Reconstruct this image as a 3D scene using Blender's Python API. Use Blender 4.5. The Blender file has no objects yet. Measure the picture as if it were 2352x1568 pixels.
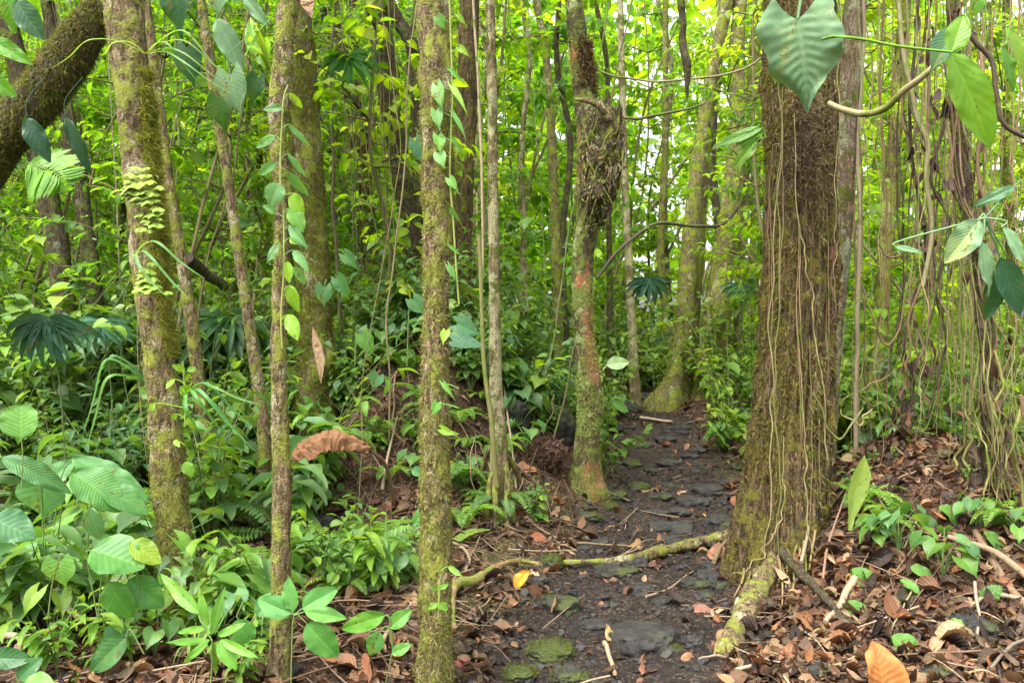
import bpy, math, random
import numpy as np
from mathutils import Vector

# ------------------------------------------------------------------ camera, sky, sun, exposure
scene = bpy.context.scene
H = 1.5                      # eye height
K = 0.637 / 1176.0           # tangent of one photo unit (photo taken as 2352 x 1568 units)
cam_d = bpy.data.cameras.new("camera"); cam = bpy.data.objects.new("camera", cam_d)
scene.collection.objects.link(cam); scene.camera = cam
cam.location = (0, 0, H); cam.rotation_euler = (math.radians(90), 0, 0)
cam_d.sensor_width = 36.0; cam_d.lens = 18.0 / 0.637; cam_d.clip_start = 0.05; cam_d.clip_end = 500
world = bpy.data.worlds.new("World"); scene.world = world; world.use_nodes = True
wn = world.node_tree.nodes; wl = world.node_tree.links
sky = wn.new("ShaderNodeTexSky"); sky.sky_type = 'NISHITA'; sky.sun_disc = False
SE, SA = math.radians(62), math.radians(215)      # sun height; compass direction, 0 = straight ahead
sky.sun_elevation = SE; sky.sun_rotation = SA
sky.air_density = 1.0; sky.dust_density = 6.0; sky.ozone_density = 0.6
hs = wn.new("ShaderNodeHueSaturation"); hs.inputs['Saturation'].default_value = 0.12   # thin overcast: a nearly white sky
wl.new(sky.outputs[0], hs.inputs['Color']); wl.new(hs.outputs[0], wn["Background"].inputs[0])
wn["Background"].inputs[1].default_value = 0.15
sun_d = bpy.data.lights.new("sun", 'SUN'); sun_d.energy = 1.0; sun_d.angle = math.radians(30)
sun_d.color = (1.0, 0.95, 0.86)
sun = bpy.data.objects.new("sun", sun_d); scene.collection.objects.link(sun)
sd = Vector((math.sin(SA) * math.cos(SE), math.cos(SA) * math.cos(SE), math.sin(SE)))
sun.rotation_euler = sd.to_track_quat('Z', 'Y').to_euler()
scene.view_settings.view_transform = 'Standard'; scene.view_settings.look = 'None'
scene.view_settings.gamma = 1.0; scene.view_settings.exposure = 2.05
cy = scene.cycles
cy.use_denoising = True; cy.max_bounces = 9; cy.diffuse_bounces = 7; cy.glossy_bounces = 2
cy.transmission_bounces = 5; cy.transparent_max_bounces = 4; cy.caustics_reflective = False; cy.caustics_refractive = False
cy.use_adaptive_sampling = True; cy.adaptive_threshold = 0.02

# ------------------------------------------------------------------ helpers
R = np.random.RandomState(7)
rnd = random.Random(11)
COL = scene.collection

def _h(ix, iy, iz, seed):
    h = (ix.astype(np.int64) * 374761393 + iy.astype(np.int64) * 668265263 + iz.astype(np.int64) * 2147483647 // 3 + seed * 974634777) & 0xffffffff
    h = ((h ^ (h >> 13)) * 1274126177) & 0xffffffff
    h = ((h ^ (h >> 15)) * 2246822519) & 0xffffffff
    return ((h ^ (h >> 16)) & 0xffffff) / float(0xffffff)

def vnoise(p, seed=0):
    p = np.asarray(p, float); i = np.floor(p).astype(np.int64); f = p - i; f = f * f * (3 - 2 * f)
    r = 0
    for dx in (0, 1):
        for dy in (0, 1):
            for dz in (0, 1):
                w = (f[..., 0] if dx else 1 - f[..., 0]) * (f[..., 1] if dy else 1 - f[..., 1]) * (f[..., 2] if dz else 1 - f[..., 2])
                r = r + w * _h(i[..., 0] + dx, i[..., 1] + dy, i[..., 2] + dz, seed)
    return r * 2 - 1

def fbm(p, octs=4, seed=0):
    p = np.asarray(p, float); r = 0; a = 1.0; s = 0
    for o in range(octs):
        r = r + a * vnoise(p * (2 ** o), seed + o * 17); s += a; a *= 0.5
    return r / s

def sstep(a, b, x):
    t = np.clip((np.asarray(x, float) - a) / (b - a), 0, 1); return t * t * (3 - 2 * t)

def P(u, v, Y):
    return np.array([(u - 1176) * K * Y, Y, H - (v - 784) * K * Y])

PY = [0, 3.5, 4.4, 5.4, 7.5, 10.3, 12.2, 14.5, 18, 30]
PX = [0.1, 0.42, 0.62, 0.86, 1.50, 1.95, 1.90, 1.0, -1.5, -9]
PW = [0.8, 0.62, 0.60, 0.58, 0.54, 0.50, 0.42, 0.5, 0.5, 0.5]

def pathd(x, y):
    return np.abs(x - np.interp(y, PY, PX)) / np.interp(y, PY, PW)

def ground(x, y):
    x = np.asarray(x, float); y = np.asarray(y, float)
    z = 0.56 * sstep(6.6, 12.5, y) + 0.25 * sstep(12.5, 30, y)
    d = pathd(x, y)
    side = sstep(0.9, 2.2, d)
    def g(cx, cy, sx1, sx2, sy1, sy2, hh):
        sx = np.where(x < cx, sx1, sx2); sy = np.where(y < cy, sy1, sy2)
        return hh * np.exp(-((x - cx) / sx) ** 2 - ((y - cy) / sy) ** 2)
    z = z + g(-0.80, 7.7, 1.2, 0.85, 0.95, 3.0, 1.20)        # mound left of the trail
    z = z + g(-5.0, 8.5, 3.4, 3.0, 2.5, 6.0, 0.55)
    z = z + g(0.15, 8.7, 1.2, 0.55, 1.2, 2.2, 0.35)
    z = z + g(2.75, 5.4, 1.0, 1.6, 1.25, 1.2, 0.66) * sstep(0.9, 2.0, d)   # bank right of the big trunk
    z = z + 0.10 * side * sstep(2, 4, y) * (1 + 0.6 * fbm(np.stack([x * .9, y * .9, x * 0], -1), 2, 3))
    z = z - 2.2 * sstep(3.6, 9.5, x - 0.25 * (y - 9)) * sstep(6.5, 13, y)   # falls away to the added water on the right
    z = z - 0.34 * np.exp(-((x + 1.30) / 0.45) ** 2 - ((y - 5.95) / 0.35) ** 2)    # hollow under the mound
    n = np.stack([x, y, x * 0], -1)
    z = z + 0.05 * fbm(n * 1.3, 3, 5) * side + 0.045 * np.abs(fbm(n * 2.6, 3, 9)) + 0.020 * fbm(n * 8, 2, 10) + 0.012 * fbm(n * 21, 2, 12)
    z = z + 0.16 * g(-0.75, 7.0, 1.2, .9, .8, 1.2, 1.0) * fbm(n * 1.9, 3, 15)
    z = z - 0.03 * (1 - sstep(0.6, 1.2, d))
    return z

def G(u, v, ymin=2.4, ymax=40):
    """where the ray through photo point (u, v) meets the ground"""
    ys = np.arange(ymin, ymax, 0.04)
    xs = (u - 1176) * K * ys; zs = H - (v - 784) * K * ys
    hit = np.nonzero(zs <= ground(xs, ys))[0]
    i = hit[0] if len(hit) else len(ys) - 1
    return np.array([xs[i], ys[i], float(ground(xs[i], ys[i]))])

def unit(a):
    a = np.asarray(a, float); return a / np.maximum(np.linalg.norm(a, axis=-1, keepdims=True), 1e-9)

class MB:
    """collects pieces and links them as one mesh"""
    def __init__(s): s.v = []; s.f4 = []; s.f3 = []; s.c = []; s.l = []; s.n = 0
    def add(s, v, f, col, lv=None):
        v = np.asarray(v, float).reshape(-1, 3); f = np.asarray(f, np.int64)
        if len(f) == 0: return
        n = len(v); col = np.asarray(col, float)
        if col.ndim == 1: col = np.tile(col, (n, 1))
        if lv is None: lv = np.zeros((n, 3))
        s.v.append(v); s.c.append(col); s.l.append(np.asarray(lv, float).reshape(-1, 3))
        (s.f4 if f.shape[1] == 4 else s.f3).append(f + s.n); s.n += n
    def mesh(s, name, origin=(0, 0, 0), smooth=True):
        v = np.concatenate(s.v) - np.asarray(origin, float)
        c = np.concatenate(s.c); l = np.concatenate(s.l)
        f4 = np.concatenate(s.f4) if s.f4 else np.zeros((0, 4), np.int64)
        f3 = np.concatenate(s.f3) if s.f3 else np.zeros((0, 3), np.int64)
        me = bpy.data.meshes.new(name)
        me.vertices.add(len(v)); me.vertices.foreach_set('co', v.astype(np.float32).ravel())
        idx = np.concatenate([f4.ravel(), f3.ravel()]).astype(np.int32)
        tot = np.concatenate([np.full(len(f4), 4), np.full(len(f3), 3)]).astype(np.int32)
        me.loops.add(len(idx)); me.loops.foreach_set('vertex_index', idx)
        me.polygons.add(len(tot))
        st = np.concatenate([[0], np.cumsum(tot)[:-1]]).astype(np.int32)
        me.polygons.foreach_set('loop_start', st)
        try: me.polygons.foreach_set('loop_total', tot)
        except Exception: pass
        me.polygons.foreach_set('use_smooth', np.full(len(tot), smooth))
        a = me.attributes.new('col', 'FLOAT_COLOR', 'POINT')
        a.data.foreach_set('color', np.concatenate([c, np.ones((len(c), 1))], 1).astype(np.float32).ravel())
        a = me.attributes.new('lv', 'FLOAT_VECTOR', 'POINT'); a.data.foreach_set('vector', l.astype(np.float32).ravel())
        me.update(); me.validate()
        return me
    def build(s, name, mat, parent=None, origin=(0, 0, 0), smooth=True, place=True):
        me = s.mesh(name, origin, smooth); me.materials.append(mat)
        o = bpy.data.objects.new(name, me); COL.objects.link(o)
        if parent is not None: o.parent = parent
        elif place: o.location = tuple(origin)
        return o

def tag(o, label=None, cat=None, group=None, kind=None):
    if label: o['label'] = label
    if cat: o['category'] = cat
    if group: o['group'] = group
    if kind: o['kind'] = kind
    return o

def thing(name, label, cat, loc, group=None):
    o = bpy.data.objects.new(name, None); COL.objects.link(o); o.location = tuple(loc)
    o.empty_display_size = 0.1
    return tag(o, label, cat, group)

def copy_tree(o, parent=None):
    c = o.copy(); COL.objects.link(c); c.parent = parent
    for ch in list(o.children): copy_tree(ch, c)
    return c

def catmull(pts, n):
    pts = np.asarray(pts, float)
    if len(pts) == 2: 
        t = np.linspace(0, 1, n)[:, None]; return pts[0] * (1 - t) + pts[1] * t
    p = np.vstack([2 * pts[0] - pts[1], pts, 2 * pts[-1] - pts[-2]])
    m = len(pts) - 1; t = np.linspace(0, m, n); i = np.minimum(t.astype(int), m - 1); f = (t - i)[:, None]
    a, b, c, d = p[i], p[i + 1], p[i + 2], p[i + 3]
    return 0.5 * ((2 * b) + (-a + c) * f + (2 * a - 5 * b + 4 * c - d) * f ** 2 + (-a + 3 * b - 3 * c + d) * f ** 3)

def frames(c):
    t = unit(np.gradient(c, axis=0))
    ref = np.array([0, 1.0, 0]) if abs(t[:, 1]).mean() < 0.8 else np.array([0, 0, 1.0])
    x = unit(np.cross(np.tile(ref, (len(t), 1)), t)); y = np.cross(t, x)
    return t, x, y

def tube(mb, pts, rad, segs=6, n=None, col=(0.2, 0.15, 0.1), wob=0.0, seed=0, close=True):
    pts = np.asarray(pts, float)
    if n is None: n = max(3, len(pts) * 3)
    c = catmull(pts, n)
    rad = np.atleast_1d(np.asarray(rad, float)); r = np.interp(np.linspace(0, 1, n), np.linspace(0, 1, len(rad)), rad) if len(rad) > 1 else np.full(n, rad[0])
    if wob: c = c + wob * np.stack([fbm(np.stack([np.linspace(0, n * .11, n), np.full(n, seed * 3.7 + k * 9.1), np.zeros(n)], -1), 2, seed + k) for k in range(3)], -1) * np.minimum(1, np.linspace(0, 4, n))[:, None]
    t, x, y = frames(c)
    a = np.linspace(0, 2 * math.pi, segs, endpoint=False)
    v = c[:, None] + r[:, None, None] * (np.cos(a)[None, :, None] * x[:, None] + np.sin(a)[None, :, None] * y[:, None])
    i, j = np.meshgrid(np.arange(n - 1), np.arange(segs), indexing='ij')
    f = np.stack([i * segs + j, i * segs + (j + 1) % segs, (i + 1) * segs + (j + 1) % segs, (i + 1) * segs + j], -1).reshape(-1, 4)
    s = np.linspace(0, 1, n)
    lv = np.stack([np.tile(a, n), np.repeat(s, segs), np.full(n * segs, seed % 97 / 97)], -1)
    mb.add(v.reshape(-1, 3), f, col, lv)
    if close:
        for e, k in ((0, 0), (n - 1, 1)):
            ring = v[e]; ce = ring.mean(0)[None]
            jj = np.arange(segs); ff = np.stack([jj, (jj + 1) % segs, np.full(segs, segs)], -1)
            if not k: ff = ff[:, ::-1]
            mb.add(np.vstack([ring, ce]), ff, col, np.zeros((segs + 1, 3)))
    return c

# ---- leaf shapes: a grid in (across, along) bent into shape; unit length along +y
def outline(kind, t):
    s = np.clip(t, 0, 1)
    if kind == 'oval': return 0.30 * np.sin(np.pi * s ** 0.85) ** 0.75 * (1 - 0.25 * s)
    if kind == 'lance': return 0.17 * np.sin(np.pi * s ** 0.75) ** 0.8
    if kind == 'narrow': return 0.09 * np.sin(np.pi * s ** 0.7) ** 0.8
    if kind == 'strap': return 0.030 * (1 - s) ** 0.5 * (0.6 + 0.8 * np.sin(np.pi * s ** .6))
    if kind == 'heart': return 0.42 * (1 - s ** 1.6) ** 1.05 * (0.62 + 0.75 * np.sin(np.pi * np.minimum(1, s * 1.25)) ** 1.0)
    if kind == 'arrow': return 0.33 * (1 - s ** 1.4) * (0.55 + 0.8 * np.sin(np.pi * np.minimum(1, s * 1.2)))
    if kind == 'round': return 0.5 * np.sqrt(np.maximum(0, 1 - (2 * s - 1) ** 2)) ** 0.95
    if kind == 'obov': return 0.27 * np.sin(np.pi * s ** 1.3) ** 0.8
BACK = {'heart': 0.26, 'arrow': 0.42}

def leaf_tpl(kind, nu=2, nv=5, fold=0.18, droop=0.25, ripple=0.0, seed=0, ragged=0.0, width=1.0, twist=0.0, relief=0.0, nvein=8):
    """nu: cells per half blade"""
    us = np.linspace(-1, 1, 2 * nu + 1); ts = np.linspace(0, 1, nv + 1)
    T, U = np.meshgrid(ts, us, indexing='ij')
    w = outline(kind, T) * width
    w = np.where(T >= 0.999, 0.001, np.maximum(w, 0.004))
    if ragged:
        q = np.stack([T * 5, np.sign(U) * 3 + 7, T * 0 + seed], -1)
        w = w * (1 + ragged * fbm(q, 3, seed))
    a = np.abs(U)
    x = U * w; b = BACK.get(kind, 0)
    y = T - b * a ** 1.4 * (1 - T) ** 3.0
    z = a * w * fold * 2
    if relief:
        z = z + relief * np.cos(2 * np.pi * (T * nvein - a * 2.2)) * np.minimum(1, 4 * (1 - a) + .3) * sstep(0, .1, a)
    if ripple:
        z = z + ripple * a ** 2 * fbm(np.stack([T * 5, U * 1.2 + seed, T * 0], -1), 2, seed)
    if twist:
        ang = twist * (T - 0.3); x, z = x * np.cos(ang) - z * np.sin(ang), x * np.sin(ang) + z * np.cos(ang)
    if abs(droop) > 1e-4:                       # bend along the length
        th = droop * 2 * y; yc = np.sin(th) / (droop * 2); zc = -(1 - np.cos(th)) / (droop * 2)
        y, z = yc + z * np.sin(th), zc + z * np.cos(th)
    v = np.stack([x, y, z], -1).reshape(-1, 3)
    m = 2 * nu + 1
    i, j = np.meshgrid(np.arange(nv), np.arange(m - 1), indexing='ij')
    f = np.stack([i * m + j, i * m + j + 1, (i + 1) * m + j + 1, (i + 1) * m + j], -1).reshape(-1, 4)
    lv = np.stack([U, T, T * 0], -1).reshape(-1, 3)
    return v, f, lv

def basis(d, up):
    d = unit(d); up = np.asarray(up, float)
    x = unit(np.cross(d, up)); z = np.cross(x, d)
    return np.stack([x, d, z], -1)            # columns

def add_leaves(mb, tpls, pos, d, up, size, col, wid=1.0):
    """scatter many leaves; pos,d,up (N,3); size (N,); col (N,3)"""
    pos = np.asarray(pos, float).reshape(-1, 3); N = len(pos)
    if N == 0: return
    d = np.broadcast_to(d, (N, 3)); up = np.broadcast_to(up, (N, 3)); size = np.broadcast_to(size, (N,)); col = np.broadcast_to(col, (N, 3))
    B = basis(d, up)
    which = R.randint(0, len(tpls), N)
    for k, (v, f, lv) in enumerate(tpls):
        m = np.nonzero(which == k)[0]
        if len(m) == 0: continue
        vv = np.einsum('nij,vj->nvi', B[m] * size[m][:, None, None], v) + pos[m][:, None]
        nvt = len(v)
        ff = f[None] + (np.arange(len(m)) * nvt)[:, None, None]
        ll = np.tile(lv, (len(m), 1)).reshape(len(m), nvt, 3).copy(); ll[:, :, 2] = R.rand(len(m))[:, None]
        cc = np.repeat(col[m], nvt, 0)
        mb.add(vv.reshape(-1, 3), ff.reshape(-1, f.shape[1]), cc, ll.reshape(-1, 3))

def vary(col, n, amt=0.25, hue=0.15):
    c = np.tile(np.asarray(col, float), (n, 1))
    c = c * (1 + amt * (R.rand(n, 1) * 2 - 1))
    c[:, 0] *= 1 + hue * (R.rand(n) * 2 - 1) * 1.5; c[:, 2] *= 1 + hue * (R.rand(n) * 2 - 1) * 2
    return np.clip(c, 0.003, 0.9)

# ------------------------------------------------------------------ materials
def mat(name):
    m = bpy.data.materials.new(name); m.use_nodes = True; nt = m.node_tree
    for n in list(nt.nodes): nt.nodes.remove(n)
    out = nt.nodes.new('ShaderNodeOutputMaterial')
    class N: pass
    k = N(); k.m = m; k.nt = nt; k.out = out
    def node(t, **kw):
        n = nt.nodes.new(t)
        for a, b in kw.items():
            if a.startswith('i_'): n.inputs[a[2:].replace('_', ' ')].default_value = b
            else: setattr(n, a, b)
        return n
    k.node = node; k.link = nt.links.new
    def val(x, inp):
        if isinstance(x, (int, float)): inp.default_value = x
        elif isinstance(x, tuple): inp.default_value = x if len(x) == len(inp.default_value) else (*x, 1)
        else: nt.links.new(x, inp)
    k.val = val
    def math_(op, a, b=0.0, c=0.0, clamp=False):
        n = node('ShaderNodeMath', operation=op, use_clamp=clamp); val(a, n.inputs[0]); val(b, n.inputs[1]); val(c, n.inputs[2]); return n.outputs[0]
    k.math = math_
    def mix(f, a, b, mode='MIX'):
        n = node('ShaderNodeMix', data_type='RGBA', blend_type=mode); val(f, n.inputs[0]); val(a, n.inputs[6]); val(b, n.inputs[7]); return n.outputs[2]
    k.mix = mix
    def noise(scale, vec=None, detail=4, rough=0.6, dist=0.0):
        n = node('ShaderNodeTexNoise'); n.inputs['Scale'].default_value = scale; n.inputs['Detail'].default_value = detail
        n.inputs['Roughness'].default_value = rough; n.inputs['Distortion'].default_value = dist
        if vec is not None: nt.links.new(vec, n.inputs['Vector'])
        return n.outputs['Fac']
    k.noise = noise
    def ramp(x, a, b):
        n = node('ShaderNodeMapRange', interpolation_type='SMOOTHSTEP'); val(x, n.inputs[0]); n.inputs[1].default_value = a; n.inputs[2].default_value = b; return n.outputs[0]
    k.ramp = ramp
    def coord(scale=(1, 1, 1), what='Object'):
        tc = node('ShaderNodeTexCoord'); mp = node('ShaderNodeMapping'); mp.inputs['Scale'].default_value = scale
        nt.links.new(tc.outputs[what], mp.inputs[0]); return mp.outputs[0]
    k.coord = coord
    return k

def attr(k, name, out='Color'):
    return k.node('ShaderNodeAttribute', attribute_name=name).outputs[out]

def leaf_material(name, trans=0.4, rough=0.42, nvein=8.0, slope=2.2, bump=0.28, detail=True, tcol=(1.25, 1.25, 0.45), spec=0.4, vc=0.26):
    k = mat(name)
    col = attr(k, 'col'); lv = attr(k, 'lv', 'Vector')
    sp = k.node('ShaderNodeSeparateXYZ'); k.link(lv, sp.inputs[0])
    a = k.math('ABSOLUTE', sp.outputs[0]); t = sp.outputs[1]
    mid = k.math('SUBTRACT', 1.0, k.ramp(a, 0.02, 0.10))
    q = k.math('SUBTRACT', k.math('MULTIPLY', t, nvein), k.math('MULTIPLY', a, slope))
    pp = k.math('PINGPONG', q, 0.5)
    vein = k.math('MULTIPLY', k.math('SUBTRACT', 1.0, k.ramp(pp, 0.0, 0.13)), 0.45)
    vm = k.math('MAXIMUM', mid, vein)
    c = k.mix(k.math('MULTIPLY', vm, vc), col, k.mix(1.0, col, (1.9, 1.7, 1.6), 'MULTIPLY'))
    bs = k.node('ShaderNodeBsdfPrincipled')
    if detail:
        n1 = k.noise(9.0, k.coord((1, 1, 1)), 5, 0.65)
        c = k.mix(k.ramp(n1, 0.35, 0.75), k.mix(1.0, c, (0.80, 0.84, 0.85), 'MULTIPLY'), k.mix(1.0, c, (1.18, 1.10, 1.0), 'MULTIPLY'))
        n2 = k.noise(55.0, k.coord((1, 1, 1)), 3, 0.5)
        c = k.mix(k.math('MULTIPLY', k.ramp(k.noise(5.0, k.coord((1, 1, 1)), 3, 0.5), 0.60, 0.72), 0.45), c, k.mix(1.0, c, (2.0, 1.25, 0.6), 'MULTIPLY'))
        spot = k.ramp(k.math('MULTIPLY', n2, n1), 0.345, 0.375)
        c = k.mix(k.math('MULTIPLY', spot, 0.75), c, (0.13, 0.09, 0.03))
        b = k.node('ShaderNodeBump'); b.inputs['Strength'].default_value = bump; b.inputs['Distance'].default_value = 0.004
        hgt = k.math('ADD', k.math('MULTIPLY', pp, 1.3), k.math('SUBTRACT', k.math('MULTIPLY', n1, 0.4), k.math('MULTIPLY', mid, 0.8)))
        k.link(hgt, b.inputs['Height']); k.link(b.outputs[0], bs.inputs['Normal'])
    k.link(c, bs.inputs['Base Color']); bs.inputs['Roughness'].default_value = rough
    bs.inputs['Specular IOR Level'].default_value = spec
    tr = k.node('ShaderNodeBsdfTranslucent'); k.link(k.mix(1.0, c, tcol, 'MULTIPLY'), tr.inputs[0])
    ms = k.node('ShaderNodeMixShader'); ms.inputs[0].default_value = trans
    k.link(bs.outputs[0], ms.inputs[1]); k.link(tr.outputs[0], ms.inputs[2]); k.link(ms.outputs[0], k.out.inputs[0])
    return k.m

M = {}
M['leaf'] = leaf_material('leaf', 0.45, 0.42, tcol=(1.5, 1.4, 0.4))
M['leaf_far'] = leaf_material('leaf_far', 0.55, 0.50, detail=False, tcol=(1.9, 2.1, 0.45), spec=0.3)
M['leaf_dull'] = leaf_material('leaf_dull', 0.18, 0.55, nvein=11, slope=4.0, bump=0.35, tcol=(1.1, 1.3, 0.5), spec=0.35)
M['leaf_ribbed'] = leaf_material('leaf_ribbed', 0.35, 0.42, nvein=20, slope=3.0, bump=0.45, vc=.3)
M['leaf_dry'] = leaf_material('leaf_dry', 0.12, 0.62, nvein=9, bump=0.8, tcol=(1.3, 1.0, 0.7), spec=0.25)
M['leaf_dry_ribbed'] = leaf_material('leaf_dry_ribbed', 0.10, 0.7, nvein=42, slope=2.0, bump=1.0, tcol=(1.3, 1.0, 0.7), spec=0.2, vc=.5)
M['moss'] = leaf_material('moss', 0.40, 0.8, detail=False, tcol=(1.6, 1.5, 0.5), spec=0.1)

def plain(name, rough=0.7, nscale=30.0, amt=0.5, bump=0.4, stretch=(1, 1, 1), moss=0.0, mosscol=(0.11, 0.15, 0.02), dist=0.004, spec=0.25):
    k = mat(name); col = attr(k, 'col')
    cc = k.coord(stretch); n1 = k.noise(nscale, cc, 6, 0.65, 0.3)
    c = k.mix(n1, k.mix(1.0, col, (1 - amt,) * 3, 'MULTIPLY'), k.mix(1.0, col, (1 + amt,) * 3, 'MULTIPLY'))
    if moss:
        n2 = k.noise(7.0, k.coord(), 5, 0.7); c = k.mix(k.ramp(n2, 0.62 - moss * 0.3, 0.74 - moss * 0.3), c, mosscol)
    bs = k.node('ShaderNodeBsdfPrincipled'); k.link(c, bs.inputs['Base Color']); bs.inputs['Roughness'].default_value = rough
    bs.inputs['Specular IOR Level'].default_value = spec
    b = k.node('ShaderNodeBump'); b.inputs['Strength'].default_value = bump; b.inputs['Distance'].default_value = dist
    k.link(n1, b.inputs['Height']); k.link(b.outputs[0], bs.inputs['Normal']); k.link(bs.outputs[0], k.out.inputs[0])
    return k.m

M['twig'] = plain('twig', 0.75, 60, 0.55, 0.5, (1, 1, 0.3))
M['stem'] = plain('stem', 0.5, 40, 0.3, 0.2)
M['vine'] = plain('vine', 0.7, 90, 0.5, 0.5, (1, 1, 0.25), moss=0.35)
M['root'] = plain('root', 0.75, 45, 0.5, 0.6, (1, 1, 1), moss=0.55)
M['fungus'] = plain('fungus', 0.6, 60, 0.25, 0.4)
M['mound'] = plain('mound', 0.9, 50, 0.6, 0.8)
M['fibre'] = plain('fibre', 0.85, 80, 0.5, 0.5)

def bark(name, c1, c2, moss=0.5, mosscol=(0.10, 0.125, 0.018), lichen=0.2, lichcol=(0.33, 0.36, 0.22), red=0.0, redcol=(0.22, 0.07, 0.035), stretch=0.25, bump=0.8, fine=55.0, dist=0.016):
    k = mat(name)
    cv = k.coord((1, 1, stretch)); ci = k.coord()
    n1 = k.noise(fine, cv, 8, 0.7, 0.6); n2 = k.noise(9.0, ci, 6, 0.7, 0.4); n3 = k.noise(4.3, k.coord((1.3, 1.1, 0.8)), 6, 0.72, 0.2)
    n4 = k.noise(140.0, ci, 4, 0.7)
    c = k.mix(k.ramp(n1, 0.38, 0.66), c1, c2); c = k.mix(k.ramp(n4, 0.62, 0.40), c, k.mix(1.0, c, (0.35, 0.33, 0.30), 'MULTIPLY'))
    if red:
        c = k.mix(k.ramp(k.noise(3.1, k.coord((1, 1, 0.4)), 4, 0.6), 0.66 - red * 0.25, 0.70 - red * 0.25), c, k.mix(n1, redcol, tuple(min(1, x * 1.9) for x in redcol)))
    sc_ = k.node('ShaderNodeSeparateColor'); k.link(attr(k, 'col'), sc_.inputs[0]); bare = k.ramp(k.math('ADD', sc_.outputs[0], k.math('MULTIPLY', k.math('SUBTRACT', n2, .5), 1.2)), 0.62, 0.72)
    c = k.mix(bare, c, k.mix(n1, (0.09, 0.032, 0.018), (0.29, 0.125, 0.07)))
    lm = k.math('MULTIPLY', k.ramp(n3, 0.66 - lichen * 0.35, 0.72 - lichen * 0.35), k.ramp(n4, 0.35, 0.6))
    nb = k.math('SUBTRACT', 1.0, k.math('MULTIPLY', bare, .9)); lm = k.math('MULTIPLY', lm, nb)
    c = k.mix(lm, c, k.mix(n4, tuple(x * 0.7 for x in lichcol), tuple(min(1, x * 1.25) for x in lichcol)))
    mm = k.math('MULTIPLY', k.ramp(n2, 0.66 - moss * 0.36, 0.78 - moss * 0.36), k.ramp(n4, 0.2, 0.5))
    mm = k.math('MULTIPLY', mm, nb)
    c = k.mix(mm, c, k.mix(n4, tuple(x * 0.55 for x in mosscol), tuple(x * 1.6 for x in mosscol)))
    bs = k.node('ShaderNodeBsdfPrincipled'); k.link(c, bs.inputs['Base Color']); bs.inputs['Roughness'].default_value = 0.85
    bs.inputs['Specular IOR Level'].default_value = 0.2
    hgt = k.math('ADD', k.math('MULTIPLY', n1, 1.0), k.math('ADD', k.math('MULTIPLY', n4, 0.35), k.math('MULTIPLY', mm, 0.7)))
    b = k.node('ShaderNodeBump'); b.inputs['Strength'].default_value = bump; b.inputs['Distance'].default_value = dist
    k.link(hgt, b.inputs['Height']); k.link(b.outputs[0], bs.inputs['Normal']); k.link(bs.outputs[0], k.out.inputs[0])
    return k.m

M['bark_moss'] = bark('bark_moss', (0.07, 0.045, 0.024), (0.38, 0.29, 0.16), moss=0.55, mosscol=(0.20, 0.22, 0.035), lichen=0.35, lichcol=(0.42, 0.40, 0.24))
M['bark_pale'] = bark('bark_pale', (0.11, 0.08, 0.04), (0.33, 0.27, 0.14), moss=0.40, lichen=0.55, lichcol=(0.42, 0.40, 0.22))
M['bark_lichen'] = bark('bark_lichen', (0.045, 0.032, 0.02), (0.19, 0.135, 0.075), moss=0.55, mosscol=(0.14, 0.18, 0.03), lichen=0.42, lichcol=(0.38, 0.44, 0.18), red=0.40, redcol=(0.22, 0.075, 0.04), bump=1.0)
M['bark_big'] = bark('bark_big', (0.045, 0.030, 0.016), (0.33, 0.235, 0.12), moss=0.50, mosscol=(0.19, 0.17, 0.03), lichen=0.10, red=0.12, redcol=(0.16, 0.075, 0.045), stretch=0.13, bump=1.0, fine=58, dist=.03)
M['bark_dark'] = bark('bark_dark', (0.045, 0.035, 0.022), (0.15, 0.115, 0.07), moss=0.45, lichen=0.2, lichcol=(0.2, 0.22, 0.13))
M['bark_far'] = bark('bark_far', (0.09, 0.07, 0.035), (0.32, 0.26, 0.14), moss=0.60, mosscol=(0.17, 0.20, 0.02), lichen=0.35, lichcol=(0.36, 0.38, 0.18))
M['bark_pink'] = bark('bark_pink', (0.13, 0.09, 0.06), (0.38, 0.29, 0.20), moss=0.45, lichen=0.5, red=0.25, redcol=(0.20, 0.11, 0.07))

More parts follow.
